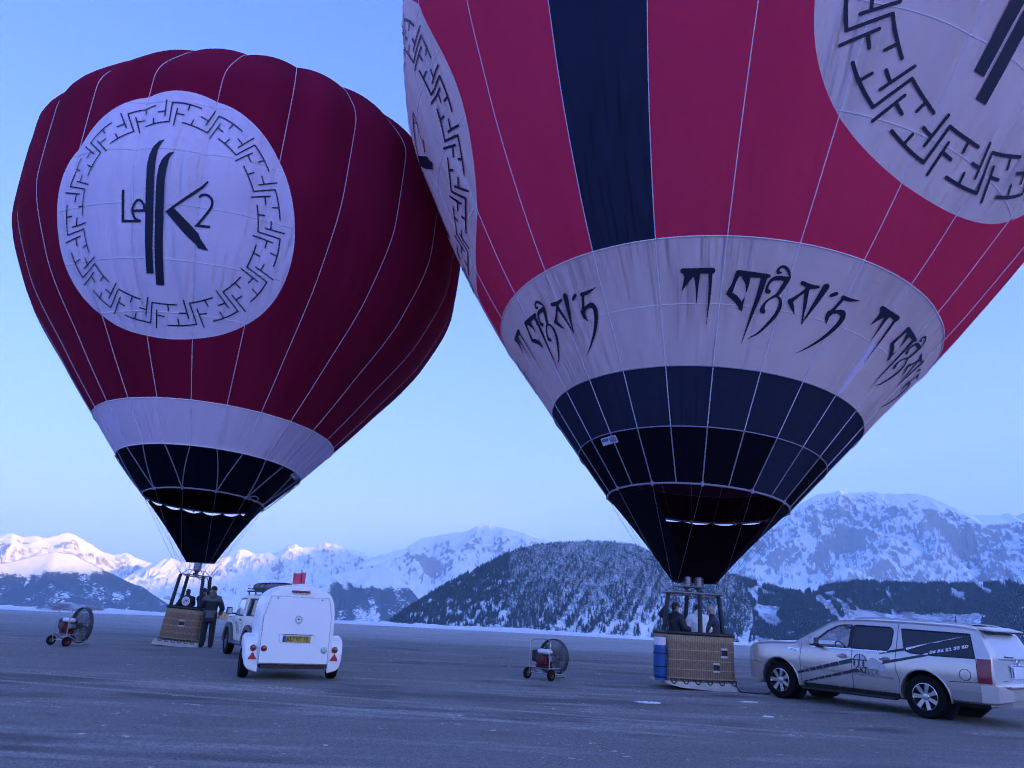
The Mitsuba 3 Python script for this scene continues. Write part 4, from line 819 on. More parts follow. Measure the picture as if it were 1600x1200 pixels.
    for l, cuts, w in ((up, [(0, .12), (.145, .21), (.235, .34), (.355, .47), (.49, .60), (.62, .76), (.78, 1.0)], (.05, .085)), (lo, [(.02, .10), (.12, .19), (.21, .29), (.31, .41), (.43, .54), (.56, .72), (.74, 1.0)], (.032, .062))):
        for f0, f1 in cuts:
            a, b = lerp(l, f0), lerp(l, f1); d = (b - a) / np.linalg.norm(b - a); n_ = np.array([-d[1], d[0]])
            w0, w1 = w[0] * (1 - f0) + w[1] * f0, w[0] * (1 - f1) + w[1] * f1
            t.add('track_stripe', B.decal(Polygon([a + n_ * w0 / 2, b + n_ * w1 / 2, b - n_ * w1 / 2, a - n_ * w0 / 2]), .018), 'decal_navy', True)
    t.add('track_stripe', B.decal(Polygon([(1.16, 1.045), (.60, 1.165), (.345, 1.215), (.315, 1.27), (.70, 1.185), (1.15, .985)]).buffer(0), .007), 'decal_navy', True)
    t.add('track_stripe', B.decal(Polygon([(.78, .985), (.45, 1.055), (-.02, 1.165), (-.20, 1.165), (.45, 1.005), (.80, .92)]), .007), 'decal_navy', True)
    t.add('track_stripe', B.decal(Polygon([(.335, 1.265), (-.20, 1.40), (-.78, 1.545), (-.55, 1.475), (-.40, 1.445), (-.30, 1.405), (-.15, 1.385), (.0, 1.33), (.30, 1.225)]), .006), 'decal_white', True)
    t.add('track_stripe', B.decal(Polygon([(.0, 1.165), (-.13, 1.20), (-.12, 1.165)]), .006), 'decal_white', True)
    # telephone number, reading along the side (towards the rear)
    tp = text_poly('06 86 21 35 50', .062); x0, y0, x1, y1 = tp.bounds; k = .70 / (x1 - x0)
    tp = affinity.translate(tp, -x0, 0); tp = affinity.scale(tp, k, .82, origin=(0, 0))
    tp = shapely.transform(tp, lambda q: np.stack([-.155 - q[:, 0], 1.185 + q[:, 1] + q[:, 0] * .225], 1)); t.add('telephone_number', B.decal(tp.buffer(.003), .007, 1, .2), 'decal_white', True)
    # balloon emblem with the firm's name
    def em(poly, mat, off=.007, nm='emblem'): t.add(nm, B.decal(shapely.transform(poly, lambda q: np.stack([1.28 - q[:, 0], .80 + q[:, 1]], 1)), off, 1, .2), mat, True)
    bal = affinity.scale(Point(0, .13).buffer(1, 24), .165, .155); em(bal, 'decal_pale')
    for xx in (-.12, -.02, .08):
        em(Polygon([(xx - .022, 0.045), (xx + .022, .045), (xx + .02, .16), (xx - .02, .16)]).intersection(bal), 'decal_navy', .009)
    for c in (-.10, 0, .10): em(LineString(smooth_line([(c * .4, .28), (c * 1.1, .23), (c * 1.35, .16)], 4)).buffer(.010).intersection(bal), 'decal_navy', .009)
    em(LineString([(-.16, .165), (.16, .165)]).buffer(.011), 'decal_navy', .010)
    s1 = text_poly('SKI', .12); em(affinity.translate(affinity.skew(affinity.scale(s1, .9, 1, origin=(0, 0)), 12), -.11, -.085), 'decal_navy', .012, 'firm_name')
    s2 = text_poly('VOL', .12, False); em(affinity.translate(affinity.skew(affinity.scale(s2, .9, 1, origin=(0, 0)), 12), .14, -.10), 'decal_grey', .012, 'firm_name')
    clp = unary_union([affinity.scale(Point(.33, .09).buffer(1, 16), .19, .09), affinity.scale(Point(.29, .15).buffer(1, 16), .10, .08), affinity.scale(Point(.45, .05).buffer(1, 16), .10, .07)]); em(clp, 'decal_pale', .005)
    # rear: glass, lamps, tailgate, plate, bumper, spoiler
    def rearpt(y, z): # on the tail, its slope
        return np.array([np.interp(z, [.66, .72, 1.06, 1.20, 1.60, 1.69], [-1.34, -1.29, -1.27, -1.24, -1.05, -.96]), y, z])
    def rear_decal(poly, off):
        V, F = grid_cut(poly, .12, .08); P = np.array([rearpt(a, b) for a, b in V]); P[:, 0] -= off + .01 - .05 * (np.abs(P[:, 1]) / .8) ** 4; return P, F[:, ::-1]
    t.add('rear_window', rear_decal(Polygon([(-.76, 1.19), (.76, 1.19), (.64, 1.575), (-.64, 1.575)]).buffer(.02), .016), 'pale_rear_glass', True)
    t.add('tailgate_seam', rear_decal(LineString([(-.80, 1.165), (.80, 1.165)]).buffer(.008), .012), 'seam_dark', True)
    for sg in (1, -1):
        g = [(x, z) for z in np.linspace(.735, 1.16, 8) for x in np.linspace(-1.01 - .03 * (z - .73), -1.215, 8)]
        h = [(x, sg * (B.hw(x, z) + .016), z) for x, z in g] + [(x - .022, sg * (B.hw(x, z) - o), z) for x, z in g[7::8] for o in (.0, .05, .11)] + [(-1.1, sg * (B.hw(-1.1, z) - .1), z) for z in (.76, 1.14)]
        t.add('tail_lamp', m3.Manifold.hull_points(np.array(h)), 'tail_red', 30)
    t.add('spoiler', m3.Manifold.hull_points(np.array([(-1.22, y, z) for y in (-.62, .62) for z in (1.655, 1.675)] + [(-.95, y, z) for y in (-.66, .66) for z in (1.68, 1.735)])), 'champagne_paint', 30)
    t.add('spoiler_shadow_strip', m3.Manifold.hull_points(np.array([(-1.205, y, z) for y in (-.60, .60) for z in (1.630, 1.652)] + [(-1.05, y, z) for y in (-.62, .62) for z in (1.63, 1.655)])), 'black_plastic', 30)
    pk = t.add('number_plate', bx((-1.302, 0, .93), (.02, .54, .20), .006), 'plate_white', False)
    for sg in (-1, 1): t.add('plate_band', bx((-1.314, sg * .245, .93), (.006, .04, .18)), 'plate_blue', False, under=pk)
    t.add('plate_surround', cat(bx((-1.295, 0, 1.055), (.05, .62, .045), .012), bx((-1.29, 0, .80), (.04, .64, .03), .01)), 'chrome', 30, under=pk)
    t.add('tail_badge', cat(tube(np.c_[0 * q - 1.31, .06 * np.cos(q), 1.115 + .06 * np.sin(q)], .012, 6, closed=True), bx((-1.31, 0, 1.115), (.015, .05, .05), .004)), 'chrome', True)
    t.add('wiper', tube([(-1.27, .05, 1.20), (-1.275, .30, 1.205), (-1.27, .42, 1.215)], .010, 6), 'black_plastic', True)
    t.add('tailgate_strip', bx((-1.295, .55, .79), (.012, .24, .014)), 'chrome', False)
    t.add('rear_bumper', m3.Manifold.hull_points(np.array([(-1.48, y, z) for y in (-.72, .72) for z in (.47, .64)] + [(-1.32, y, z) for y in (-.92, .92) for z in (.42, .70)] + [(-1.05, y, z) for y in (-.985, .985) for z in (.40, .70)])), 'champagne_paint', 30)
    t.add('bumper_tread', bx((-1.39, 0, .70), (.14, 1.42, .02), .006), 'chrome', 30)
    t.add('bumper_valance', m3.Manifold.hull_points(np.array([(-1.44, y, z) for y in (-.70, .70) for z in (.36, .46)] + [(-1.15, y, z) for y in (-.90, .90) for z in (.34, .44)])), 'grey_cladding', 30)
    t.add('tow_hitch', cat(tube([(-1.4, 0, .40), (-1.72, 0, .40), (-1.78, 0, .47)], .03, 8), move(trimesh.creation.icosphere(2, .035), (-1.78, 0, .50)), bx((-1.60, 0, .42), (.12, .20, .10), .02), tube([(-1.62, .10, .46), (-1.80, .16, .44), (-1.95, .20, .36)], .018, 6)), 'dull_steel', 35)
    # front
    t.add('front_bumper', m3.Manifold.hull_points(np.array([(4.24, y, z) for y in (-.55, .55) for z in (.42, .66)] + [(4.06, y, z) for y in (-.86, .86) for z in (.32, .70)] + [(3.80, y, z) for y in (-.965, .965) for z in (.30, .70)])), 'champagne_paint', 30)
    for sg in (1, -1): t.add('head_lamp', m3.Manifold.hull_points(np.array([(x, sg * (B.hw(x, z) + .012 - d), z) for d in (0, .14) for x, z in ((4.09, 1.04), (4.12, .78), (4.0, .78), (3.98, 1.08), (4.05, .95))])), 'lamp_clear', 30)
    t.add('grille', bx((4.19, 0, .78), (.05, .8, .26), .02), 'chrome', 30)
    for sg in (1, -1): t.add('roof_rail', tube(smooth_line([(1.55, sg * .62, 1.77), (1.3, sg * .62, 1.815), (.3, sg * .62, 1.80), (-.6, sg * .61, 1.775), (-.85, sg * .60, 1.735)], 4), .016, 8), 'chrome', True)
    t.add('roof_aerial', cat(tube([(-.25, .0, 1.77), (-.27, 0, 1.93)], .008, 6), bx((-.25, 0, 1.78), (.12, .07, .04), .012)), 'black_plastic', 30)
    t.add('roof_box_light', bx((-.75, .25, 1.745), (.34, .14, .035), .012), 'black_plastic', 30)
    t.add('underbody', bx((1.4, 0, .33), (4.6, 1.3, .12), .04), 'seam_dark', False)
    for x in (0, 3.27): t.add('axle', cyl((x, -.8, .38), (x, .8, .38), .05, 10), 'seam_dark', 30)
    for x in (0.0, 3.27):
        for sg in (1, -1): add_wheel(t, x, sg * .845, .395, .28, .255, sg, 7, steer=0)
    return t
CAR = silver_car()

# ---- white box trailer
def white_trailer():
    t = Thing('box_trailer', 'white rounded box trailer with swept mudguards and a yellow number plate', 'trailer', None, (-4.45, 17.43, 0), 21.7)
    # own axes: u right, v forward (away), z up
    cs = smooth_line([(.70, .31), (.745, .55), (.76, .87), (.75, 1.23), (.725, 1.46), (.66, 1.66), (.52, 1.785), (.33, 1.86), (0, 1.90)], 4)
    ring = np.vstack([cs, cs[::-1][1:] * [-1, 1]])
    st = []
    for v, k in ((-.765, .93), (-.758, .955), (-.742, .975), (-.71, .99), (-.66, 1.0), (-.2, 1.012), (.4, 1.01), (.9, 1.0), (1.25, .97), (1.5, .90), (1.66, .78), (1.74, .62)):
        c = np.array([0, 1.05]); r = c + (ring - c) * [k, k if v < 1 else k ** .8]; r[:, 1] = np.maximum(r[:, 1], .31)
        st.append(np.c_[r[:, 0], np.full(len(r), v), r[:, 1]])
    b = t.add('body', loft(st), 'white_gelcoat', 40)
    Y = -.766
    def flat(poly, y, th=.006, nm='door_seam', mat='seam_dark', under=None, smooth=False):
        v, f, _ = meshkit.arrays(prism(poly, 0, th)); return t.add(nm, (np.stack([v[:, 0], y - v[:, 2], v[:, 1]], 1), f[:, ::-1]), mat, smooth, under=under)
    dl = [(-.60, 1.645), (.585, 1.645), (.665, 1.28), (.675, .34), (-.70, .34), (-.705, 1.22)]
    dp = Polygon(dl).buffer(-.0); dk = flat(dp.buffer(-.006), Y + .002, .008, 'rear_door', 'white_gelcoat')
    flat(dp.buffer(.003).difference(dp.buffer(-.003)), Y - .0005, .003, 'door_seam', 'seam_dark', dk)
    for x in (-.47, .44): t.add('door_bolt', cyl((x, Y - .004, 1.605), (x, Y - .022, 1.605), .014, 12), 'black_plastic', 30, under=dk)
    # badge: ring with a point, bright centre
    bd = unary_union([Point(0, 1.20).buffer(.075, 24), Polygon([(-.06, 1.16), (.06, 1.16), (0, 1.10)])])
    k = flat(bd, Y - .008, .008, 'badge', 'dull_steel', dk); flat(bd.buffer(-.022), Y - .016, .004, 'badge', 'decal_white', dk)
    flat(Polygon([(-.03, 1.195), (.03, 1.195), (.02, 1.22), (-.02, 1.22)]), Y - .021, .003, 'badge', 'decal_navy', dk)
    flat(sbox(-.35, .735, .36, .905), Y - .005, .006, 'plate_recess', 'decal_pale', dk); flat(sbox(-.34, .742, .35, .895), Y - .0115, .003, 'plate_recess', 'white_gelcoat', dk)
    t.add('plate_lamp_bar', bx((.02, Y - .025, .905), (.60, .03, .012), .004), 'grey_plastic', 30, under=dk)
    pk = flat(sbox(-.27, .762, .27, .868), Y - .017, .006, 'number_plate', 'plate_yellow'); flat(sbox(-.27, .762, -.215, .868), Y - .0235, .003, 'plate_band', 'plate_blue', pk)
    flat(sbox(-.278, .754, .278, .876).difference(sbox(-.27, .762, .27, .868)), Y - .017, .008, 'plate_rim', 'black_plastic', pk)
    tp = text_poly('417 VT 73', .078); x0, y0, x1, y1 = tp.bounds; tp = affinity.translate(affinity.scale(tp, .44 / (x1 - x0), 1, origin=(x0, 0)), -.205 - x0, .776); flat(tp.buffer(.0025), Y - .024, .003, 'plate_text', 'seam_dark', pk)
    t.add('stop_lamp', bx((-.02, -.772, 1.755), (.38, .05, .045), .01), 'tail_red', 30)
    t.add('stop_lamp_lip', bx((-.02, -.772, 1.712), (.34, .03, .008)), 'grey_plastic', False)
    def lamp(x, z, r, mat, y, nm):
        k = t.add(nm, lathe([(0, 0), (r, 0), (r, .018), (r * .93, .030), (r * .6, .040), (0, .044)], 28, 'y') if False else move(lathe([(0, -.02), (r, -.02), (r, .014), (r * .9, .026), (r * .5, .034), (0, .036)], 28, 'y') , (0, 0, 0), R=np.diag([1, -1, 1.])) if False else (lambda m: ((m[0] * [1, -1, 1]) + [x, y, z], m[1][:, ::-1]))(lathe([(0, -.03), (r, -.03), (r, .014), (r * .9, .026), (r * .5, .034), (0, .036)], 28, 'y')), mat, 35)
        t.add('lamp_rim', (lambda m: ((m[0] * [1, -1, 1]) + [x, y, z], m[1][:, ::-1]))(lathe([(r * .98, -.03), (r * 1.10, -.03), (r * 1.10, .012), (r * .98, .016)], 28, 'y')), 'black_plastic' if mat != 'lamp_clear' else 'dull_steel', 35, under=k)
    lamp(-.62, .62, .055, 'tail_red', Y, 'fog_lamp'); lamp(.58, .61, .060, 'lamp_clear', Y, 'reversing_lamp')
    # mudguards: a swept wing over each wheel with a pointed tail
    for sg in (-1, 1):
        L = []
        for v, kx, zt, zb in ((-.68, .80, .50, .17), (-.66, .90, .66, .155), (-.60, .97, .77, .19), (-.45, 1.0, .845, .26), (-.2, 1.0, .885, .30), (.1, 1.0, .87, .36), (.35, .97, .80, .40), (.55, .88, .68, .44), (.66, .70, .58, .48)):
            w = .30 * kx; zc = np.linspace(0, 1, 7)
            out = [(.70, zb)] + [(.70 + w * (1 - (1 - a) ** 2.2) ** .5 * 1.0, zb + .02 + (.13 * a if v < -.2 else 0) * (1 - f) + (zt - zb) * f) for a, f in ((.25, 0.0), (.55, .06), (.85, .22), (1.0, .45), (.96, .68), (.80, .87), (.5, .97))] + [(.70, zt)]
            o = np.array(out); L.append(np.c_[o[:, 0] * sg, np.full(len(o), v), o[:, 1]])
        wing = man(loft(L)) - man(cyl((sg * .66, 0, .31), (sg * 1.2, 0, .31), .36, 40)) if True else None
        t.add('mudguard', wing, 'white_gelcoat', 45)
        lamp(sg * .82, .62, .055, 'lamp_amber', -.69, 'tail_lamp')
        flat(Polygon([(sg * .82, .545), (sg * .82 - .083, .408), (sg * .82 + .083, .408)]), -.695, .020, 'triangle_reflector', 'reflector_red')
        add_wheel(t, sg * .91, 0, .30, .19, .18, 1, 5, 'grey_plastic') if False else None
    t.add('chassis', cat(bx((0, .3, .27), (1.30, 1.9, .08), .01), tube([(-.5, 1.2, .28), (0, 2.9, .34)], .035, 8), tube([(.5, 1.2, .28), (0, 2.9, .34)], .035, 8), cyl((-.9, 0, .29), (.9, 0, .29), .035, 8)), 'black_plastic', 30)
    t.add('coupling', cat(bx((0, 3.05, .40), (.09, .32, .10), .03), cyl((0, 2.8, .0), (0, 2.8, .42), .03, 10)), 'dull_steel', 30)
    for sg in (-1, 1):
        h = .095; r = .30
        def Wm(m): v, f, _ = meshkit.arrays(m); v = v @ rot([0, 0, 1], 90).T; v = v * [1, 1, 1]; return v + [sg * .91, 0, r], f
        k = t.add('wheel', Wm(lathe([(.17, -h * .9), (.19, -h), (.27, -h), (.295, -h * .7), (.30, -h * .3), (.30, h * .3), (.295, h * .7), (.27, h), (.19, h), (.17, h * .9)], 40, 'y')), 'rubber', 35)
        t.add('rim', Wm(lathe([(0, -h * .5), (.06, -h * .55), (.12, -h * .4), (.175, -h * .8), (.175, h * .8), (.12, h * .4), (.06, h * .55), (0, h * .5)], 32, 'y')), 'grey_plastic', 35, under=k)
    # roof flange
    t.add('roof_trim', tube([(-.45, -.60, 1.845), (0, -.62, 1.915), (.45, -.60, 1.845)], .010, 6), 'white_gelcoat', True)
    return t
TR = white_trailer()
pbr('flag_red', lambda p, n, uv: mi.Color3f(.78, .10, .16) * (.85 + .3 * noise(p.x * 20, p.y * 20, p.z * 8)), .6)
scene['flag_cloth'] = {'type': 'principledthin', 'base_color': mikit.proc(lambda p, n, uv: mi.Color3f(.90, .14, .20) * (.85 + .3 * noise(p.x * 20, p.y * 20, p.z * 8))), 'roughness': .6, 'diff_trans': 1.1}
fl = Thing('signal_flag', 'small square red flag on a dark rod above the trailer roof', 'flag', None, (-4.34, 17.15, 1.88), 21.7)
fx, fz = np.meshgrid(np.linspace(-.16, .10, 14), np.linspace(.02, .27, 12), indexing='ij'); fy = .02 * np.sin(fx * 26) * (fz / .27 + .3) + .012 * np.sin(fx * 11 + fz * 17)
i, j = np.meshgrid(np.arange(13), np.arange(11), indexing='ij'); q = np.stack([i * 12 + j, (i + 1) * 12 + j, (i + 1) * 12 + j + 1, i * 12 + j + 1], -1).reshape(-1, 4)
fl.add('cloth', (np.stack([fx, fy, fz + .012 * np.sin(fx * 19)], -1).reshape(-1, 3), q), 'flag_cloth', True)
fl.add('rod', tube([(.015, -.02, .0), (.012, -.02, .20), (.0, -.02, .34)], .010, 6), 'black_paint', True)

# ---- ivory four-by-four towing the trailer
def towing_car():
    t = Thing('four_wheel_drive', 'small ivory off-roader with dark wheel arches and loaded roof rack, towing the trailer', 'car', None, (-6.07, 22.04, 0), 31 + 90)
    B = Body(([.28, .40, .6, .9, 1.04, 1.10, 1.55, 1.62, 1.7], [.68, .715, .725, .725, .72, .70, .635, .62, .60]), ([-.62, -.58, -.4, 2.4, 2.8, 2.92], [.95, .985, 1.0, 1.0, .985, .93]),
             ([-.62, -.6, -.55, -.4, .5, 1.35, 1.50, 1.94, 2.0, 2.6, 2.84, 2.92], [1.2, 1.50, 1.62, 1.655, 1.67, 1.66, 1.60, 1.12, 1.07, 1.045, 1.00, .80]), ([-.62, -.3, 2.5, 2.92], [.42, .34, .34, .42]), .05)
    body = man(B.solid(np.unique(np.r_[np.linspace(-.62, -.35, 8), np.linspace(-.35, 1.3, 14), np.linspace(1.3, 2.05, 14), np.linspace(2.05, 2.92, 12)])))
    inner = man(B.solid(np.linspace(-.45, 1.75, 20), .06, .6)); body = body - inner
    W1 = [(1.86, 1.10), (1.70, 1.53), (1.04, 1.55), (1.03, 1.10)]; W2 = [(.66, 1.12), (.67, 1.55), (-.38, 1.55), (-.42, 1.12)]
    def cutter(poly):
        v, f, _ = meshkit.arrays(prism(Polygon(poly), -1.2, 1.2)); return man((np.stack([v[:, 0], -v[:, 2], v[:, 1]], 1), f))
    for w in (W1, W2): body = body - cutter(w)
    for x in (0, 2.25):
        for sg in (-1, 1): body = body - man(cyl((x, sg * .45, .36), (x, sg * .9, .36), .42, 32))
    body = body - m3.Manifold.hull_points(np.array([(x, s_ * y, z) for s_ in (-1, 1) for x, y, z in ((1.98, .60, 1.16), (1.52, .55, 1.56), (1.75, .60, 1.06), (1.3, .55, 1.46), (2.2, .60, 1.2), (1.75, .55, 1.66))]))
    t.add('body', body, 'ivory_paint', 28)
    for nm, w, mat in (('door_window', W1, 'clear_glass'), ('side_window', W2, 'tinted_glass')):
        for sg in (1, -1):
            t.add(nm, B.decal(Polygon(w).buffer(.004), -.008, sg), mat, True); t.add('window_seal', B.decal(Polygon(w).buffer(.02).difference(Polygon(w).buffer(-.012)), .003, sg), 'seam_dark', True)
    t.add('windscreen', (np.array([(1.97, .60, 1.12), (1.97, -.60, 1.12), (1.52, -.55, 1.60), (1.52, .55, 1.60)]), np.array([(0, 1, 2), (0, 2, 3)])), 'clear_glass', False)
    for l in ([(1.92, 1.07), (1.94, .42)], [(.90, 1.62), (.90, .42)], [(1.94, .42), (.90, .40)], [(1.95, 1.06), (2.8, 1.0)]):
        for sg in (1, -1): t.add('panel_seam', B.strip(l, .012, .003, sg), 'seam_dark', True)
    for sg in (1, -1):
        y = float(B.hw(1.1, .98)); t.add('door_handle', bx((1.08, sg * (y + .02), .98), (.17, .03, .035), .01), 'black_plastic', 30)
        m_ = t.add('mirror', bx((1.84, sg * .90, 1.20), (.10, .17, .20), .035), 'black_plastic', 35); t.add('mirror_arm', bx((1.84, sg * .78, 1.13), (.06, .16, .04), .012), 'black_plastic', 30, under=m_)
        t.add('mirror_glass', bx((1.786, sg * .90, 1.20), (.006, .13, .15)), 'chrome', False, under=m_)
        for x in (0, 2.25):
            a = np.radians(np.linspace(-6, 186, 30)); o = np.c_[x + .52 * np.cos(a), .38 + .50 * np.sin(a)]; n_ = np.c_[x + .40 * np.cos(a), .38 + .38 * np.sin(a)]
            ring = Polygon(np.vstack([o, n_[::-1]])); v, f, _ = meshkit.arrays(prism(ring, 0, .11)); t.add('wheel_arch', (np.stack([v[:, 0], sg * (.70 + v[:, 2]), v[:, 1]], 1), f if sg < 0 else f[:, ::-1]), 'grey_plastic', 30)
        t.add('sill', bx((1.12, sg * .73, .36), (1.30, .10, .10), .03), 'grey_plastic', 30)
        for d in ((1.7, .95, 1.35, .62), (1.55, .92, 1.2, .60), (1.38, .90, 1.05, .60)): t.add('side_graphic', B.strip([(d[0], d[1]), (d[2], d[3])], .035, .006, sg), 'decal_grey', True)
    for x, y in ((1.05, .33), (1.05, -.33)):
        k = t.add('seat', bx((x, y, .72), (.48, .46, .2), .06), 'seat_grey', 35); t.add('backrest', bx((x - .25, y, 1.05), (.14, .45, .56), .06), 'seat_grey', 35, under=k); t.add('headrest', bx((x - .29, y, 1.40), (.09, .24, .15), .04), 'seat_grey', 35, under=k)
    t.add('dashboard', bx((1.66, 0, .98), (.25, 1.2, .22), .06), 'black_plastic', 30)
    rk = t.add('roof_rack', cat(*[tube([(-.45, s_ * .58, 1.76), (1.35, s_ * .58, 1.76)], .022, 8) for s_ in (-1, 1)], *[tube([(x, -.58, 1.76), (x, .58, 1.76)], .018, 8) for x in np.linspace(-.45, 1.35, 6)],
                                *[tube([(x, s_ * .56, 1.66), (x, s_ * .58, 1.76)], .02, 6) for x in (-.3, .45, 1.2) for s_ in (-1, 1)], *[tube([(-.45, s_ * .58, 1.83), (1.35, s_ * .58, 1.83)], .014, 6) for s_ in (-1, 1)], tube([(1.35, -.58, 1.83), (1.35, .58, 1.83)], .014, 6)), 'black_paint', 35)
    t.add('rear_bumper', bx((-.62, 0, .50), (.12, 1.4, .20), .04), 'grey_plastic', 30); t.add('front_bumper', bx((2.92, 0, .52), (.16, 1.45, .24), .05), 'grey_plastic', 30)
    t.add('spare_wheel', (lambda m: (m[0] @ rot([0, 0, 1], 90).T + [-.74, 0, .92], m[1]))(lathe([(0, -.06), (.20, -.08), (.33, -.08), (.345, 0), (.33, .08), (.2, .08), (0, .06)], 36, 'y')), 'rubber', 35)
    t.add('tow_bar', tube([(-.6, 0, .40), (-.86, 0, .40)], .03, 8), 'black_paint', 30)
    t.add('underbody', bx((1.1, 0, .36), (3.0, 1.0, .12), .03), 'seam_dark', False)
    for x in (0, 2.25):
        for sg in (1, -1): add_wheel(t, x, sg * .70, .345, .20, .20, sg, 5, 'grey_plastic')
    return t
FW = towing_car()
ld = Thing('roof_load', 'grey tarpaulin bundle tied on the roof rack of the ivory off-roader', 'luggage', None, (-6.07, 22.04, 0), 121)
bun = man(bx((.42, 0, 1.86), (1.55, .98, .20), .09)).refine_to_length(.10).to_mesh(); bv = np.asarray(bun.vert_properties[:, :3], float); bv[:, 2] += np.where(bv[:, 2] > 1.84, .10 * (meshkit.fbm(bv * 3, 3, 4) - .35), 0)
ld.add('bundle', (bv, bun.tri_verts), 'cargo_grey', True)
for x in (-.1, .45, 1.0): ld.add('strap', tube(smooth_line([(x, -.52, 1.79), (x, -.46, 1.96), (x, 0, 2.01), (x, .46, 1.96), (x, .52, 1.79)], 4), .012, 6), 'black_paint', True)

# ---------------------------------------------------------------- inflation fans
pbr('fan_cage', (0.09, 0.09, 0.095), .5, metal=.4)
pbr('fan_blade', (0.26, 0.25, 0.24), .5)
pbr('fan_tube', (0.45, 0.44, 0.44), .35, metal=.8)
pbr('engine_red', lambda p, n, uv: mi.Color3f(.10, .012, .018) * (.7 + .6 * fbm(p.x * 14, p.y * 14, p.z * 14)), .45)
pbr('tank_white', (0.78, 0.78, 0.80), .35)
def inflation_fan(label, loc, yaw, R, zc, spin):
    """Axis along +y (the way it blows); the engine sits behind the cage."""
    t = Thing('inflation_fan', label, 'fan', 'petrol inflation fans standing on the apron', (*loc, 0), yaw)
    q = np.linspace(0, 2 * np.pi, 49)[:-1]
    def ringy(r, y, th): return tube(np.c_[r * np.cos(q), 0 * q + y, zc + r * np.sin(q)], th, 6, closed=True)
    hoop = cat(lathe([(R * .97, -.05), (R, -.05), (R, .05), (R * .97, .05)], 48, 'y'))
    t.add('hoop', (hoop[0] + [0, .12, zc], hoop[1]), 'fan_cage', 35)
    for y, k in ((.17, 1), (.07, 1)):
        parts = [ringy(R * f, y + .13 * (1 - f * f) * (1 if y > .1 else -1), .004 if f < .98 else .016) for f in (.18, .30, .42, .54, .66, .78, .89, 1.0)]
        for a in np.arange(36) * 2 * np.pi / 36:
            parts.append(tube([(R * f * np.cos(a), y + .13 * (1 - f * f) * (1 if y > .1 else -1), zc + R * f * np.sin(a)) for f in (.10, .4, .7, 1.0)], .0055, 4))
        t.add('guard', cat(*parts), 'fan_cage', True)
    for i in range(4):
        a = spin + i * np.pi / 2; c, s_ = np.cos(a), np.sin(a); e = np.array([c, 0, s_]); u = np.array([-s_, 0, c]); pts = []
        L = []
        for f, w, tw in ((.08, .09, 38), (.3, .13, 32), (.6, .15, 25), (.92, .11, 20)):
            tt = math.radians(tw); d = u * math.cos(tt) + np.array([0, 1, 0]) * math.sin(tt); nn = np.cross(d, e); cc = e * R * f + [0, .12, zc]
            L.append(np.array([cc + d * w / 2, cc + nn * .012, cc - d * w / 2, cc - nn * .008]))
        t.add('blade', loft(L), 'fan_blade', 30)
    t.add('hub', (lambda m: (m[0] + [0, .12, zc], m[1]))(lathe([(0, -.08), (.06, -.08), (.065, .04), (.03, .09), (0, .10)], 20, 'y')), 'dull_steel', 35)
    t.add('shaft', cyl((0, -.2, zc), (0, .12, zc), .022, 10), 'dull_steel', 35)
    # engine
    e = t.add('engine', cat(bx((.02, -.30, zc - .06), (.30, .30, .24), .05), bx((.02, -.30, zc - .20), (.36, .26, .06), .02)), 'engine_red', 30)
    t.add('recoil_cover', (lambda m: (m[0] + [.02, -.47, zc - .05], m[1]))(lathe([(0, -.03), (.09, -.03), (.13, -.01), (.135, .04), (.12, .06)], 24, 'y')), 'engine_red', 35, under=e)
    t.add('fuel_tank', bx((.04, -.30, zc + .135), (.36, .24, .13), .055), 'tank_white', 40, under=e)
    t.add('tank_cap', cyl((.06, -.30, zc + .19), (.06, -.30, zc + .225), .035, 14), 'black_plastic', 30, under=e)
    t.add('air_filter', bx((-.20, -.30, zc + .03), (.20, .26, .28), .05), 'black_plastic', 35, under=e)
    t.add('silencer', bx((.23, -.28, zc - .02), (.10, .20, .16), .03), 'dull_steel', 35, under=e)
    t.add('engine_plate', bx((0, -.30, zc - .24), (.62, .40, .02), .004), 'dull_steel', False)
    # tube frame, wheels, handle
    r = .014; W = .34 * min(1, R / .47)
    fr = []
    for sg in (-1, 1):
        fr += [tube(smooth_line([(sg * W, -.46, .13), (sg * W, -.46, zc + .15), (sg * W, -.44, zc + .34), (sg * W * .8, -.40, zc + .42)], 4), r, 7),
               tube([(sg * W, -.46, .15), (sg * W, .12, .12), (sg * W * .9, .26, .06)], r, 7), tube([(sg * W, -.46, zc - .25), (sg * W, .10, zc - .25)], r, 7),
               tube([(sg * W, .10, zc - .25), (sg * W * .95, .12, .12)], r, 7), tube([(sg * W, -.46, zc - .25), (sg * W, -.12, .14)], r * .8, 7)]
    fr += [tube(smooth_line([(-W * .8, -.40, zc + .42), (0, -.38, zc + .44), (W * .8, -.40, zc + .42)], 4), r, 7), tube([(-W, -.46, zc - .25), (W, -.46, zc - .25)], r, 7), tube([(-W, -.46, .16), (W, -.46, .16)], r, 7),
           tube([(-W * .9, .26, .06), (0, .30, .03), (W * .9, .26, .06)], r, 7), tube([(-W, .10, zc - .25), (W, .10, zc - .25)], r, 7)]
    t.add('frame', cat(*fr), 'fan_tube', 40)
    for sg in (-1, 1):
        k = t.add('wheel', (lambda m: (m[0] + [sg * (W + .06), -.46, .135], m[1]))(lathe([(.07, -.035), (.10, -.045), (.128, -.03), (.135, 0), (.128, .03), (.10, .045), (.07, .035)], 28, 'x')), 'rubber', 40)
        t.add('rim', (lambda m: (m[0] + [sg * (W + .06), -.46, .135], m[1]))(lathe([(0, -.02), (.03, -.045), (.035, -.02), (.072, -.036), (.072, .036), (.035, .02), (.03, .045), (0, .02)], 24, 'x')), 'engine_red' if sg > 0 else 'dull_steel', 35, under=k)
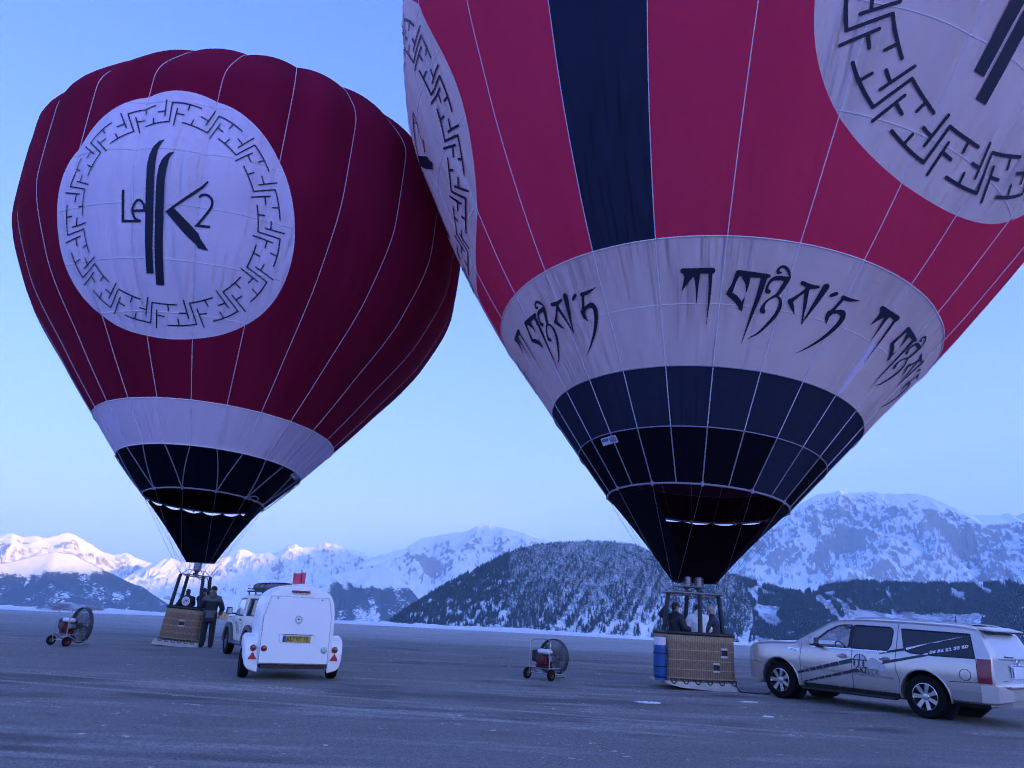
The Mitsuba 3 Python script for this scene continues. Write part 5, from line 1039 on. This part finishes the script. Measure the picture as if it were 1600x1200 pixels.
    t.add('fuel_line', tube(smooth_line([(.1, -.3, zc + .08), (.25, -.42, zc - .1), (.1, -.5, zc - .3), (-.05, -.30, zc - .25)], 4), .006, 5), 'black_paint', True)
    return t
inflation_fan('caged inflation fan on wheels standing left of the basket of the maroon balloon', (-12.35, 23.75), -32, .49, .57, .3)
inflation_fan('caged inflation fan on wheels standing between the white trailer and the crimson balloon', (1.32, 20.45), -40, .425, .52, .75)

# ---------------------------------------------------------------- blue gas cylinder, tether, ice
pbr('gas_blue', lambda p, n, uv: mi.Color3f(.010, .075, .26) * (.85 + .3 * fbm(p.x * 8, p.y * 8, p.z * 4)), .38)
gc = Thing('gas_cylinder', 'blue gas cylinder with a pale collar strapped upright to the end of the right-hand basket', 'gas cylinder', None, (3.87, 19.42, .24), 9)
gc.add('tank', lathe([(0, .01), (.11, 0), (.145, .03), (.156, .08), (.156, .68), (.15, .73), (.12, .78), (.06, .80), (0, .81)], 36), 'gas_blue', 40)
gc.add('foot_ring', lathe([(.135, 0), (.14, -.05), (.13, -.05), (.125, 0)], 30), 'gas_blue', 40)
gc.add('collar', lathe([(.136, .74), (.144, .74), (.144, .92), (.136, .92), (.136, .74)], 30), 'tape_white', 40)
gc.add('valve', cat(cyl((0, 0, .80), (0, 0, .90), .03, 12), cyl((-.05, 0, .88), (.05, 0, .88), .02, 10)), 'dull_steel', 35)
for z in (.26, .56): q = np.linspace(0, 2 * np.pi, 40)[:-1]; gc.add('strap', tube(np.c_[.164 * np.cos(q), .164 * np.sin(q), 0 * q + z], .010, 5, closed=True), 'black_paint', True)
gc.add('hose', tube(smooth_line([(.04, 0, .88), (.20, .02, .98), (.24, .15, 1.20), (.36, .30, 1.22)], 5), .014, 7), 'black_paint', True)
tl = smooth_line([(5.66, 19.42, .22), (5.74, 19.36, .03), (5.95, 19.28, .012), (6.25, 19.2, .012), (6.40, 19.25, .03), (6.50, 19.36, .16), (6.60, 19.46, .34), (6.68, 19.50, .42)], 7)
solo('tether_rope', tube(tl, .014, 6), 'black_paint', 'dark rope running from the right-hand basket to the front of the silver car', 'rope', smooth=True)
for (x, y, r, lb) in ((5.28, 17.15, .10, 'small white ice scrap on the tarmac just below the rope'), (2.95, 16.05, .15, 'flat whitish ice streak on the tarmac left of and below the right-hand basket'), (4.85, 14.7, .07, 'tiny white ice scrap on the tarmac nearest the silver car')):
    rr = np.random.default_rng(int(r * 1000)); a = np.linspace(0, 2 * np.pi, 15)[:-1]; k = r * rr.uniform(.6, 1.2, 14)
    pl = Polygon(np.c_[x + 1.7 * k * np.cos(a), y + .8 * k * np.sin(a)]).buffer(0); m = prism(pl, .002, .018); solo('ice_scrap', m, 'snow', lb, 'ice', smooth=False)
pbr('straw', lambda p, n, uv: mix((.50, .33, .14), (.72, .55, .33), noise(p.x * 9, p.y * 9, p.z * 9)), .8)
ks = Thing('storage_crate', 'small tan crate lying at the far edge of the apron beyond the standing man', 'crate', None, (-19.9, 57.9, 0), 12)
ks.add('box', bx((0, 0, .22), (.75, .5, .42), .03), 'straw', 30); ks.add('lid', bx((0, 0, .455), (.80, .55, .05), .015), 'board', 30); ks.add('runner', cat(bx((-.25, 0, .01), (.08, .5, .04)), bx((.25, 0, .01), (.08, .5, .04))), 'board', False)
# a grey heap of old snow and gravel by the edge
pbr('old_snow', lambda p, n, uv: mix((.20, .19, .20), (.55, .56, .58), sstep(.4, .65, fbm(p.x * 1.2, p.y * 1.2, p.z * 3, 4))), .9)
gx, gy = np.meshgrid(np.linspace(-1, 1, 60), np.linspace(-1, 1, 24), indexing='ij'); gz = np.maximum(0, 1 - gx ** 2 - gy ** 2) ** .8 * (.45 + .5 * meshkit.fbm(np.stack([gx * 3, gy * 2, gx * 0], -1), 4, 9)) * 1.05 - .02
i, j = np.meshgrid(np.arange(59), np.arange(23), indexing='ij'); q = np.stack([i * 24 + j, (i + 1) * 24 + j, (i + 1) * 24 + j + 1, i * 24 + j + 1], -1).reshape(-1, 4)
solo('snow_heap', (np.stack([-29.8 + gx * 2.4, 56.3 + gy * 1.2 + gx * 1.0, gz * .8], -1).reshape(-1, 3), q), 'old_snow', 'grey heap of old snow and gravel behind the left inflation fan', 'snow heap', smooth=True)

# ---------------------------------------------------------------- people
pbr('skin', (0.42, 0.25, 0.19), .55)
pbr('hair_dark', (0.020, 0.016, 0.014), .6)
pbr('black_jacket', lambda p, n, uv: mi.Color3f(.016, .017, .024) * (.7 + .7 * fbm(p.x * 18, p.y * 18, p.z * 18)), .65)
pbr('navy_jacket', lambda p, n, uv: mi.Color3f(.017, .020, .038) * (.7 + .7 * fbm(p.x * 18, p.y * 18, p.z * 18)), .65)
pbr('white_jacket', lambda p, n, uv: mi.Color3f(.80, .80, .80) * (.85 + .15 * fbm(p.x * 8, p.y * 8, p.z * 14)), .75)
def banded(p, n, uv):
    w = (noise(p.x * 9, p.y * 9, p.z * 9) - .5) * .02; z = p.z + w
    c = mix((.10, .115, .12), (.014, .015, .022), sstep(1.43, 1.41, z)); c = mix(c, (.11, .125, .13), sstep(1.14, 1.12, z)); c = mix(c, (.014, .015, .020), sstep(.92, .90, z))
    return c * (.75 + .5 * fbm(p.x * 16, p.y * 16, p.z * 16))
pbr('banded_coat', banded, .7)
pbr('black_trousers', lambda p, n, uv: mi.Color3f(.014, .015, .020) * (.7 + .6 * fbm(p.x * 14, p.y * 14, p.z * 10)), .7)
pbr('boot', (.015, .014, .014), .6)
pbr('black_cap', (.012, .012, .016), .65)
pbr('beige_wool', lambda p, n, uv: mi.Color3f(.50, .40, .34) * (.8 + .3 * noise(p.x * 60, p.y * 60, p.z * 60)), .9)
pbr('grey_glove', (.30, .30, .31), .7)
pbr('patch_white', (.82, .82, .84), .6)
_ico = trimesh.creation.icosphere(1, 1.0).vertices
def hull(*js): return m3.Manifold.hull_points(np.vstack([np.asarray(c, float) + _ico * np.asarray(r, float) for c, r in js]))
def melt(ms, edge, it=6):
    m = ms[0]
    for k in ms[1:]: m = m + k
    m = m.refine_to_length(edge).to_mesh(); t = trimesh.Trimesh(np.asarray(m.vert_properties[:, :3], float), np.asarray(m.tri_verts), process=True)
    trimesh.smoothing.filter_taubin(t, .5, .53, it); return t
def unit(v): v = np.asarray(v, float); return v / (np.linalg.norm(v) + 1e-9)
def hand_bones(wr, d, palm_n, s=1.0, curl=.5):
    """Palm, four unequal fingers and a thumb from the wrist wr along d; palm_n is the way the palm faces."""
    d = unit(d); nrm = unit(palm_n - d * (np.asarray(palm_n) @ d)); side = np.cross(d, nrm); out = []
    k0, k1 = wr + d * .015 * s, wr + d * .09 * s
    out.append(hull(*[(k0 + side * o * .022 * s, .013 * s) for o in (-1, 1)], *[(k1 + side * o * .032 * s, .011 * s) for o in (-1, 1)]))
    for o, L in zip((-1.0, -.35, .32, .95), (.068, .080, .075, .058)):
        a = k1 + side * o * .032 * s; dd = unit(d + nrm * curl * .6 + side * o * .06); b = a + dd * L * .5 * s; e = b + unit(d * (1 - curl) + nrm * curl * 1.6) * L * .5 * s
        out += [hull((a, .0095 * s), (b, .0088 * s)), hull((b, .0088 * s), (e, .0075 * s))]
    a = k0 + side * -.024 * s; b = a + unit(d * .7 - side * .75 + nrm * .25) * .045 * s; e = b + unit(d * .9 - side * .2 + nrm * .5) * .035 * s
    return out + [hull((a, .012 * s), (b, .0105 * s)), hull((b, .0105 * s), (e, .0085 * s))]
def person(label, loc, yaw, H=1.78, jacket='black_jacket', trousers='black_trousers', hat=None, arms=None, lean=0.0, head_yaw=0.0, head_pitch=0.0, hood=False, loose=1.0, glove=None, bob=0.0, group=None, hem=.80, spread=.11):
    """Faces +y in its own axes; arms = {'l': (elbow, wrist), 'r': ...} offsets from the shoulder in shares of the height."""
    t = Thing('person', label, 'person', group, (*loc[:2], loc[2]), yaw); k = H / 1.78
    Lr = rot([1, 0, 0], -lean)
    hip = np.array([0, 0, .93]) * k
    def up(p): return hip + Lr @ (np.asarray(p, float) * k - hip)
    pel, wai, che, nk = up((0, 0, .98)), up((0, .01, 1.12)), up((0, 0, 1.32)), up((0, -.005, 1.50)); hd = up((0, .015, 1.655))
    Hm = rot([0, 0, 1], head_yaw) @ rot([1, 0, 0], -head_pitch)
    sh = {s_: up((x, -.005, 1.435)) for s_, x in (('l', -.185), ('r', .185))}
    hp = {s_: np.array([x * .9, 0, .92]) * k for s_, x in (('l', -.10), ('r', .10))}
    kn = {s_: np.array([x * spread / .11, .03 + dy, .50]) * k for s_, x, dy in (('l', -.115, .02), ('r', .115, -.02))}
    an = {s_: np.array([x * spread / .11, -.02 + dy, .085]) * k for s_, x, dy in (('l', -.125, .03), ('r', .125, -.03))}
    arms = arms or {}
    A = {}
    for s_, sg in (('l', -1), ('r', 1)):
        e, w = arms.get(s_, ((sg * .06, -.02, -.155), (sg * .065, .07, -.29)))
        A[s_] = (sh[s_] + np.array(e) * H, sh[s_] + np.array(w) * H)
    # the body, one continuous skin
    b = [hull((pel, (.13 * k, .10 * k, .09 * k)), (wai, (.125 * k, .095 * k, .08 * k))), hull((wai, (.12 * k, .09 * k, .08 * k)), (che, (.15 * k, .10 * k, .10 * k))), hull((che, (.15 * k, .10 * k, .10 * k)), (sh['l'], .055 * k), (sh['r'], .055 * k)),
         hull((up((0, -.005, 1.44)), .060 * k), (nk + (0, 0, .04 * k), .052 * k))]
    def hp_(v): return hd + Hm @ (np.asarray(v, float) * k)
    b.append(hull((hp_((0, -.012, .045)), (.076 * k, .092 * k, .080 * k)), (hp_((0, .012, -.02)), (.066 * k, .080 * k, .07 * k)), (hp_((0, .04, -.085)), (.038 * k, .036 * k, .030 * k))))
    b.append(hull((nk, .052 * k), (hp_((0, -.01, -.05)), .055 * k)))
    b.append(hull((hp_((0, .088, .02)), .010 * k), (hp_((0, .110, -.022)), .013 * k), (hp_((0, .085, -.025)), .018 * k)))           # nose
    for sg in (-1, 1): b.append(hull((hp_((sg * .078, -.012, .01)), (.010 * k, .018 * k, .028 * k)), (hp_((sg * .070, 0, -.02)), (.010 * k, .012 * k, .012 * k))))   # ears
    b.append(hull((hp_((-.03, .083, .042)), .012 * k), (hp_((.03, .083, .042)), .012 * k)))          # brow
    b.append(hull((hp_((-.02, .078, -.062)), .009 * k), (hp_((.02, .078, -.062)), .009 * k)))        # mouth
    for s_ in 'lr':
        b += [hull((hp[s_], .085 * k), (kn[s_], .058 * k)), hull((kn[s_], .056 * k), (an[s_], .040 * k)), hull((pel, .10 * k), (hp[s_], .088 * k))]
        e, w = A[s_]; b += [hull((sh[s_], .050 * k), (e, .042 * k)), hull((e, .042 * k), (w, .028 * k))]
        if not glove: b += hand_bones(w, w - e, np.array([-1 if s_ == 'r' else 1, .35, 0.0]), k)
    t.add('body', melt(b, .03 * k, 4), 'skin', True)
    for sg in (-1, 1): t.add('eye', move(trimesh.creation.icosphere(2, .012 * k), hp_((sg * .030, .079, .018))), 'hair_dark', True)
    if glove:
        for s_ in 'lr': e, w = A[s_]; t.add('glove', melt(hand_bones(w - unit(w - e) * .03, w - e, np.array([-1 if s_ == 'r' else 1, .35, 0.0]), k * 1.2), .02, 3), glove, True)
    # clothes
    q = .022 * loose
    leg = []
    for s_ in 'lr': leg += [hull((hp[s_] + (0, 0, .05), .098 * k + q * .5), (kn[s_], .072 * k + q * .6)), hull((kn[s_], .072 * k + q * .6), (an[s_] + (0, 0, .01), .058 * k + q * .7)), hull((pel, (.14 * k + q * .3, .11 * k + q * .3, .09)), (hp[s_], .10 * k + q * .4))]
    t.add('trousers', melt(leg, .035, 5), trousers, True)
    for s_ in 'lr': t.add('boot', melt([hull((an[s_] + (0, -.01, .02), .055 * k), (an[s_] + (0, -.03, -.035), .045 * k), (an[s_] + (.01 if s_ == 'r' else -.01, .12, -.045), (.045 * k, .05 * k, .035 * k)))], .03, 3), 'boot', True)
    hz = hem * k
    top = [hull((np.array([0, 0, hz + .06]), (.165 * k + q, .125 * k + q, .05)), (wai, (.150 * k + q, .12 * k + q, .09))), hull((wai, (.15 * k + q, .12 * k + q, .09)), (che, (.170 * k + q, .125 * k + q, .11))),
           hull((che, (.17 * k + q, .125 * k + q, .11)), (sh['l'], .072 * k + q * .6), (sh['r'], .072 * k + q * .6)), hull((sh['l'], .07 * k + q * .5), (sh['r'], .07 * k + q * .5), (nk + (0, 0, .0), .066 * k + q * .4)), hull((nk, .068 * k + q * .3), (nk + (0, .005, .05 * k), .066 * k + q * .2))]
    for s_ in 'lr':
        e, w = A[s_]; m_ = e * .45 + w * .55
        top += [hull((sh[s_], .070 * k + q * .6), (e, .060 * k + q * .6)), hull((e, .060 * k + q * .6), (m_, .056 * k + q * .5)), hull((m_, .056 * k + q * .5), (w - unit(w - e) * .02, .044 * k + q * .4))]
    if hood: top.append(hull((nk + (0, -.05 * k, .02), .105 * k), (nk + (0, -.07 * k, .10 * k), .085 * k), (nk + (-.07, -.01, .03), .055 * k), (nk + (.07, -.01, .03), .055 * k)))
    jk = t.add('jacket', melt(top, .032, 4), jacket, True)
    # hair or hat
    if hat == 'cap':
        h_ = t.add('cap', melt([hull((hp_((0, -.015, .085)), (.090 * k, .100 * k, .052 * k)), (hp_((0, -.02, .05)), (.092 * k, .104 * k, .03 * k)))], .03, 3), 'black_cap', True)
        t.add('peak', melt([hull((hp_((-.055, .075, .062)), .009), (hp_((.055, .075, .062)), .009), (hp_((-.045, .155, .045)), .008), (hp_((.045, .155, .045)), .008))], .03, 2), 'black_cap', True, under=h_)
        t.add('hair', melt([hull((hp_((0, -.045, .02)), (.080 * k, .066 * k, .06 * k)), (hp_((0, -.04, -.03)), (.066 * k, .052 * k, .03 * k)))], .03, 3), 'hair_dark', True)
    elif hat:
        h_ = t.add('woolly_hat', melt([hull((hp_((0, -.018, .09)), (.088 * k, .098 * k, .065 * k)), (hp_((0, -.02, .045)), (.094 * k, .106 * k, .025 * k)))], .028, 3), hat, True)
        qq = np.linspace(0, 2 * np.pi, 28)[:-1]; t.add('turn_up', tube([hp_((.094 * np.cos(a), -.018 + .106 * np.sin(a), .04)) for a in qq], .013, 7, closed=True), hat, True, under=h_)
    else:
        t.add('hair', melt([hull((hp_((0, -.022, .062)), (.086 * k, .096 * k, .075 * k)), (hp_((0, -.05, -.01)), (.078 * k, .062 * k, .07 * k)))], .03, 3), 'hair_dark', True)
    return t, jk, dict(sh=sh, che=che, nk=nk)
person('standing man with his back turned, in a grey and black banded coat', (-9.25, 25.75, 0), 18, 1.86, 'banded_coat', hat='black_cap', arms={'l': ((-.07, .05, -.14), (-.10, .17, -.20)), 'r': ((.075, .0, -.155), (.05, .09, -.26))}, loose=1.35, hood=True, hem=.70, head_pitch=14)
t, jk, q_ = person('bending person in dark clothes with a round white badge, in the left basket', (-10.12, 26.0, .17), 38, 1.60, 'navy_jacket', hat=None, lean=13, loose=1.7, arms={'l': ((-.06, .06, -.14), (-.02, .17, -.2)), 'r': ((.05, .10, -.10), (.03, .22, -.08))})
c_ = q_['che'] + np.array([-.10, -.165, .03]); Rm = rot([0, 0, 1], -22) @ rot([1, 0, 0], 8)
bdg = prism(affinity.scale(Point(0, 0).buffer(.125, 24), 1, 1.12), 0, .012); v_, f_, _ = meshkit.arrays(bdg); v_ = np.stack([v_[:, 0], -v_[:, 2], v_[:, 1]], 1)
t.add('badge', (v_ @ Rm.T + c_, f_), 'patch_white', 30, under=jk)
bdg = prism(unary_union([LineString([(-.05, -.05), (0, .05), (.03, -.02), (.06, .04)]).buffer(.012), Point(0, 0).buffer(.09).difference(Point(0, 0).buffer(.078))]), 0, .006); v_, f_, _ = meshkit.arrays(bdg); v_ = np.stack([v_[:, 0], -v_[:, 2], v_[:, 1]], 1)
t.add('badge', (v_ @ Rm.T + c_ + Rm @ np.array([0, -.012, 0]), f_), 'grey_plastic', 30, under=jk)
person('person reaching up with a pale glove behind an upright of the left basket', (-9.72, 26.2, .17), -20, 1.62, 'black_jacket', hat='black_cap', arms={'r': ((.10, .03, -.05), (.13, .05, .02)), 'l': ((-.05, .08, -.06), (.02, .12, .10))}, loose=1.6, glove='patch_white')
person('person in black cap and jacket with one arm raised, in the right-hand basket', (4.33, 19.85, .20), -62, 1.78, 'black_jacket', hat='cap', arms={'l': ((-.10, -.07, .03), (-.035, -.045, .125)), 'r': ((.06, .04, -.14), (.0, .17, -.16))}, loose=1.7, glove='grey_glove', head_pitch=6)
person('person in a puffy white hooded jacket seen from behind in the right-hand basket', (4.90, 19.85, .20), 8, 1.76, 'white_jacket', hat=None, arms={'l': ((-.075, .02, -.14), (-.03, .12, -.22)), 'r': ((.075, .02, -.14), (.03, .12, -.22))}, loose=3.3, hood=True, head_yaw=-10)
person('person in a beige woolly hat and dark jacket looking down in the right-hand basket', (5.33, 20.0, .20), 62, 1.74, 'navy_jacket', hat='beige_wool', arms={'l': ((-.06, .06, -.13), (-.02, .17, -.20)), 'r': ((.07, .04, -.14), (.04, .15, -.22))}, loose=1.8, head_pitch=24, lean=4)
# ---------------------------------------------------------------- the blue mountain air
scene['air'] = {'type': 'homogeneous', 'albedo': {'type': 'rgb', 'value': [0.60, 0.85, 0.99]}, 'sigma_t': AIR_DENSITY}
scene['haze'] = {'type': 'cube', 'to_world': T().translate([0, 1500, 650]).scale([15500, 15500, 1250]), 'bsdf': {'type': 'null'}, 'interior': {'type': 'ref', 'id': 'air'}}
lab('haze', 'thin blue mountain haze', kind='stuff')
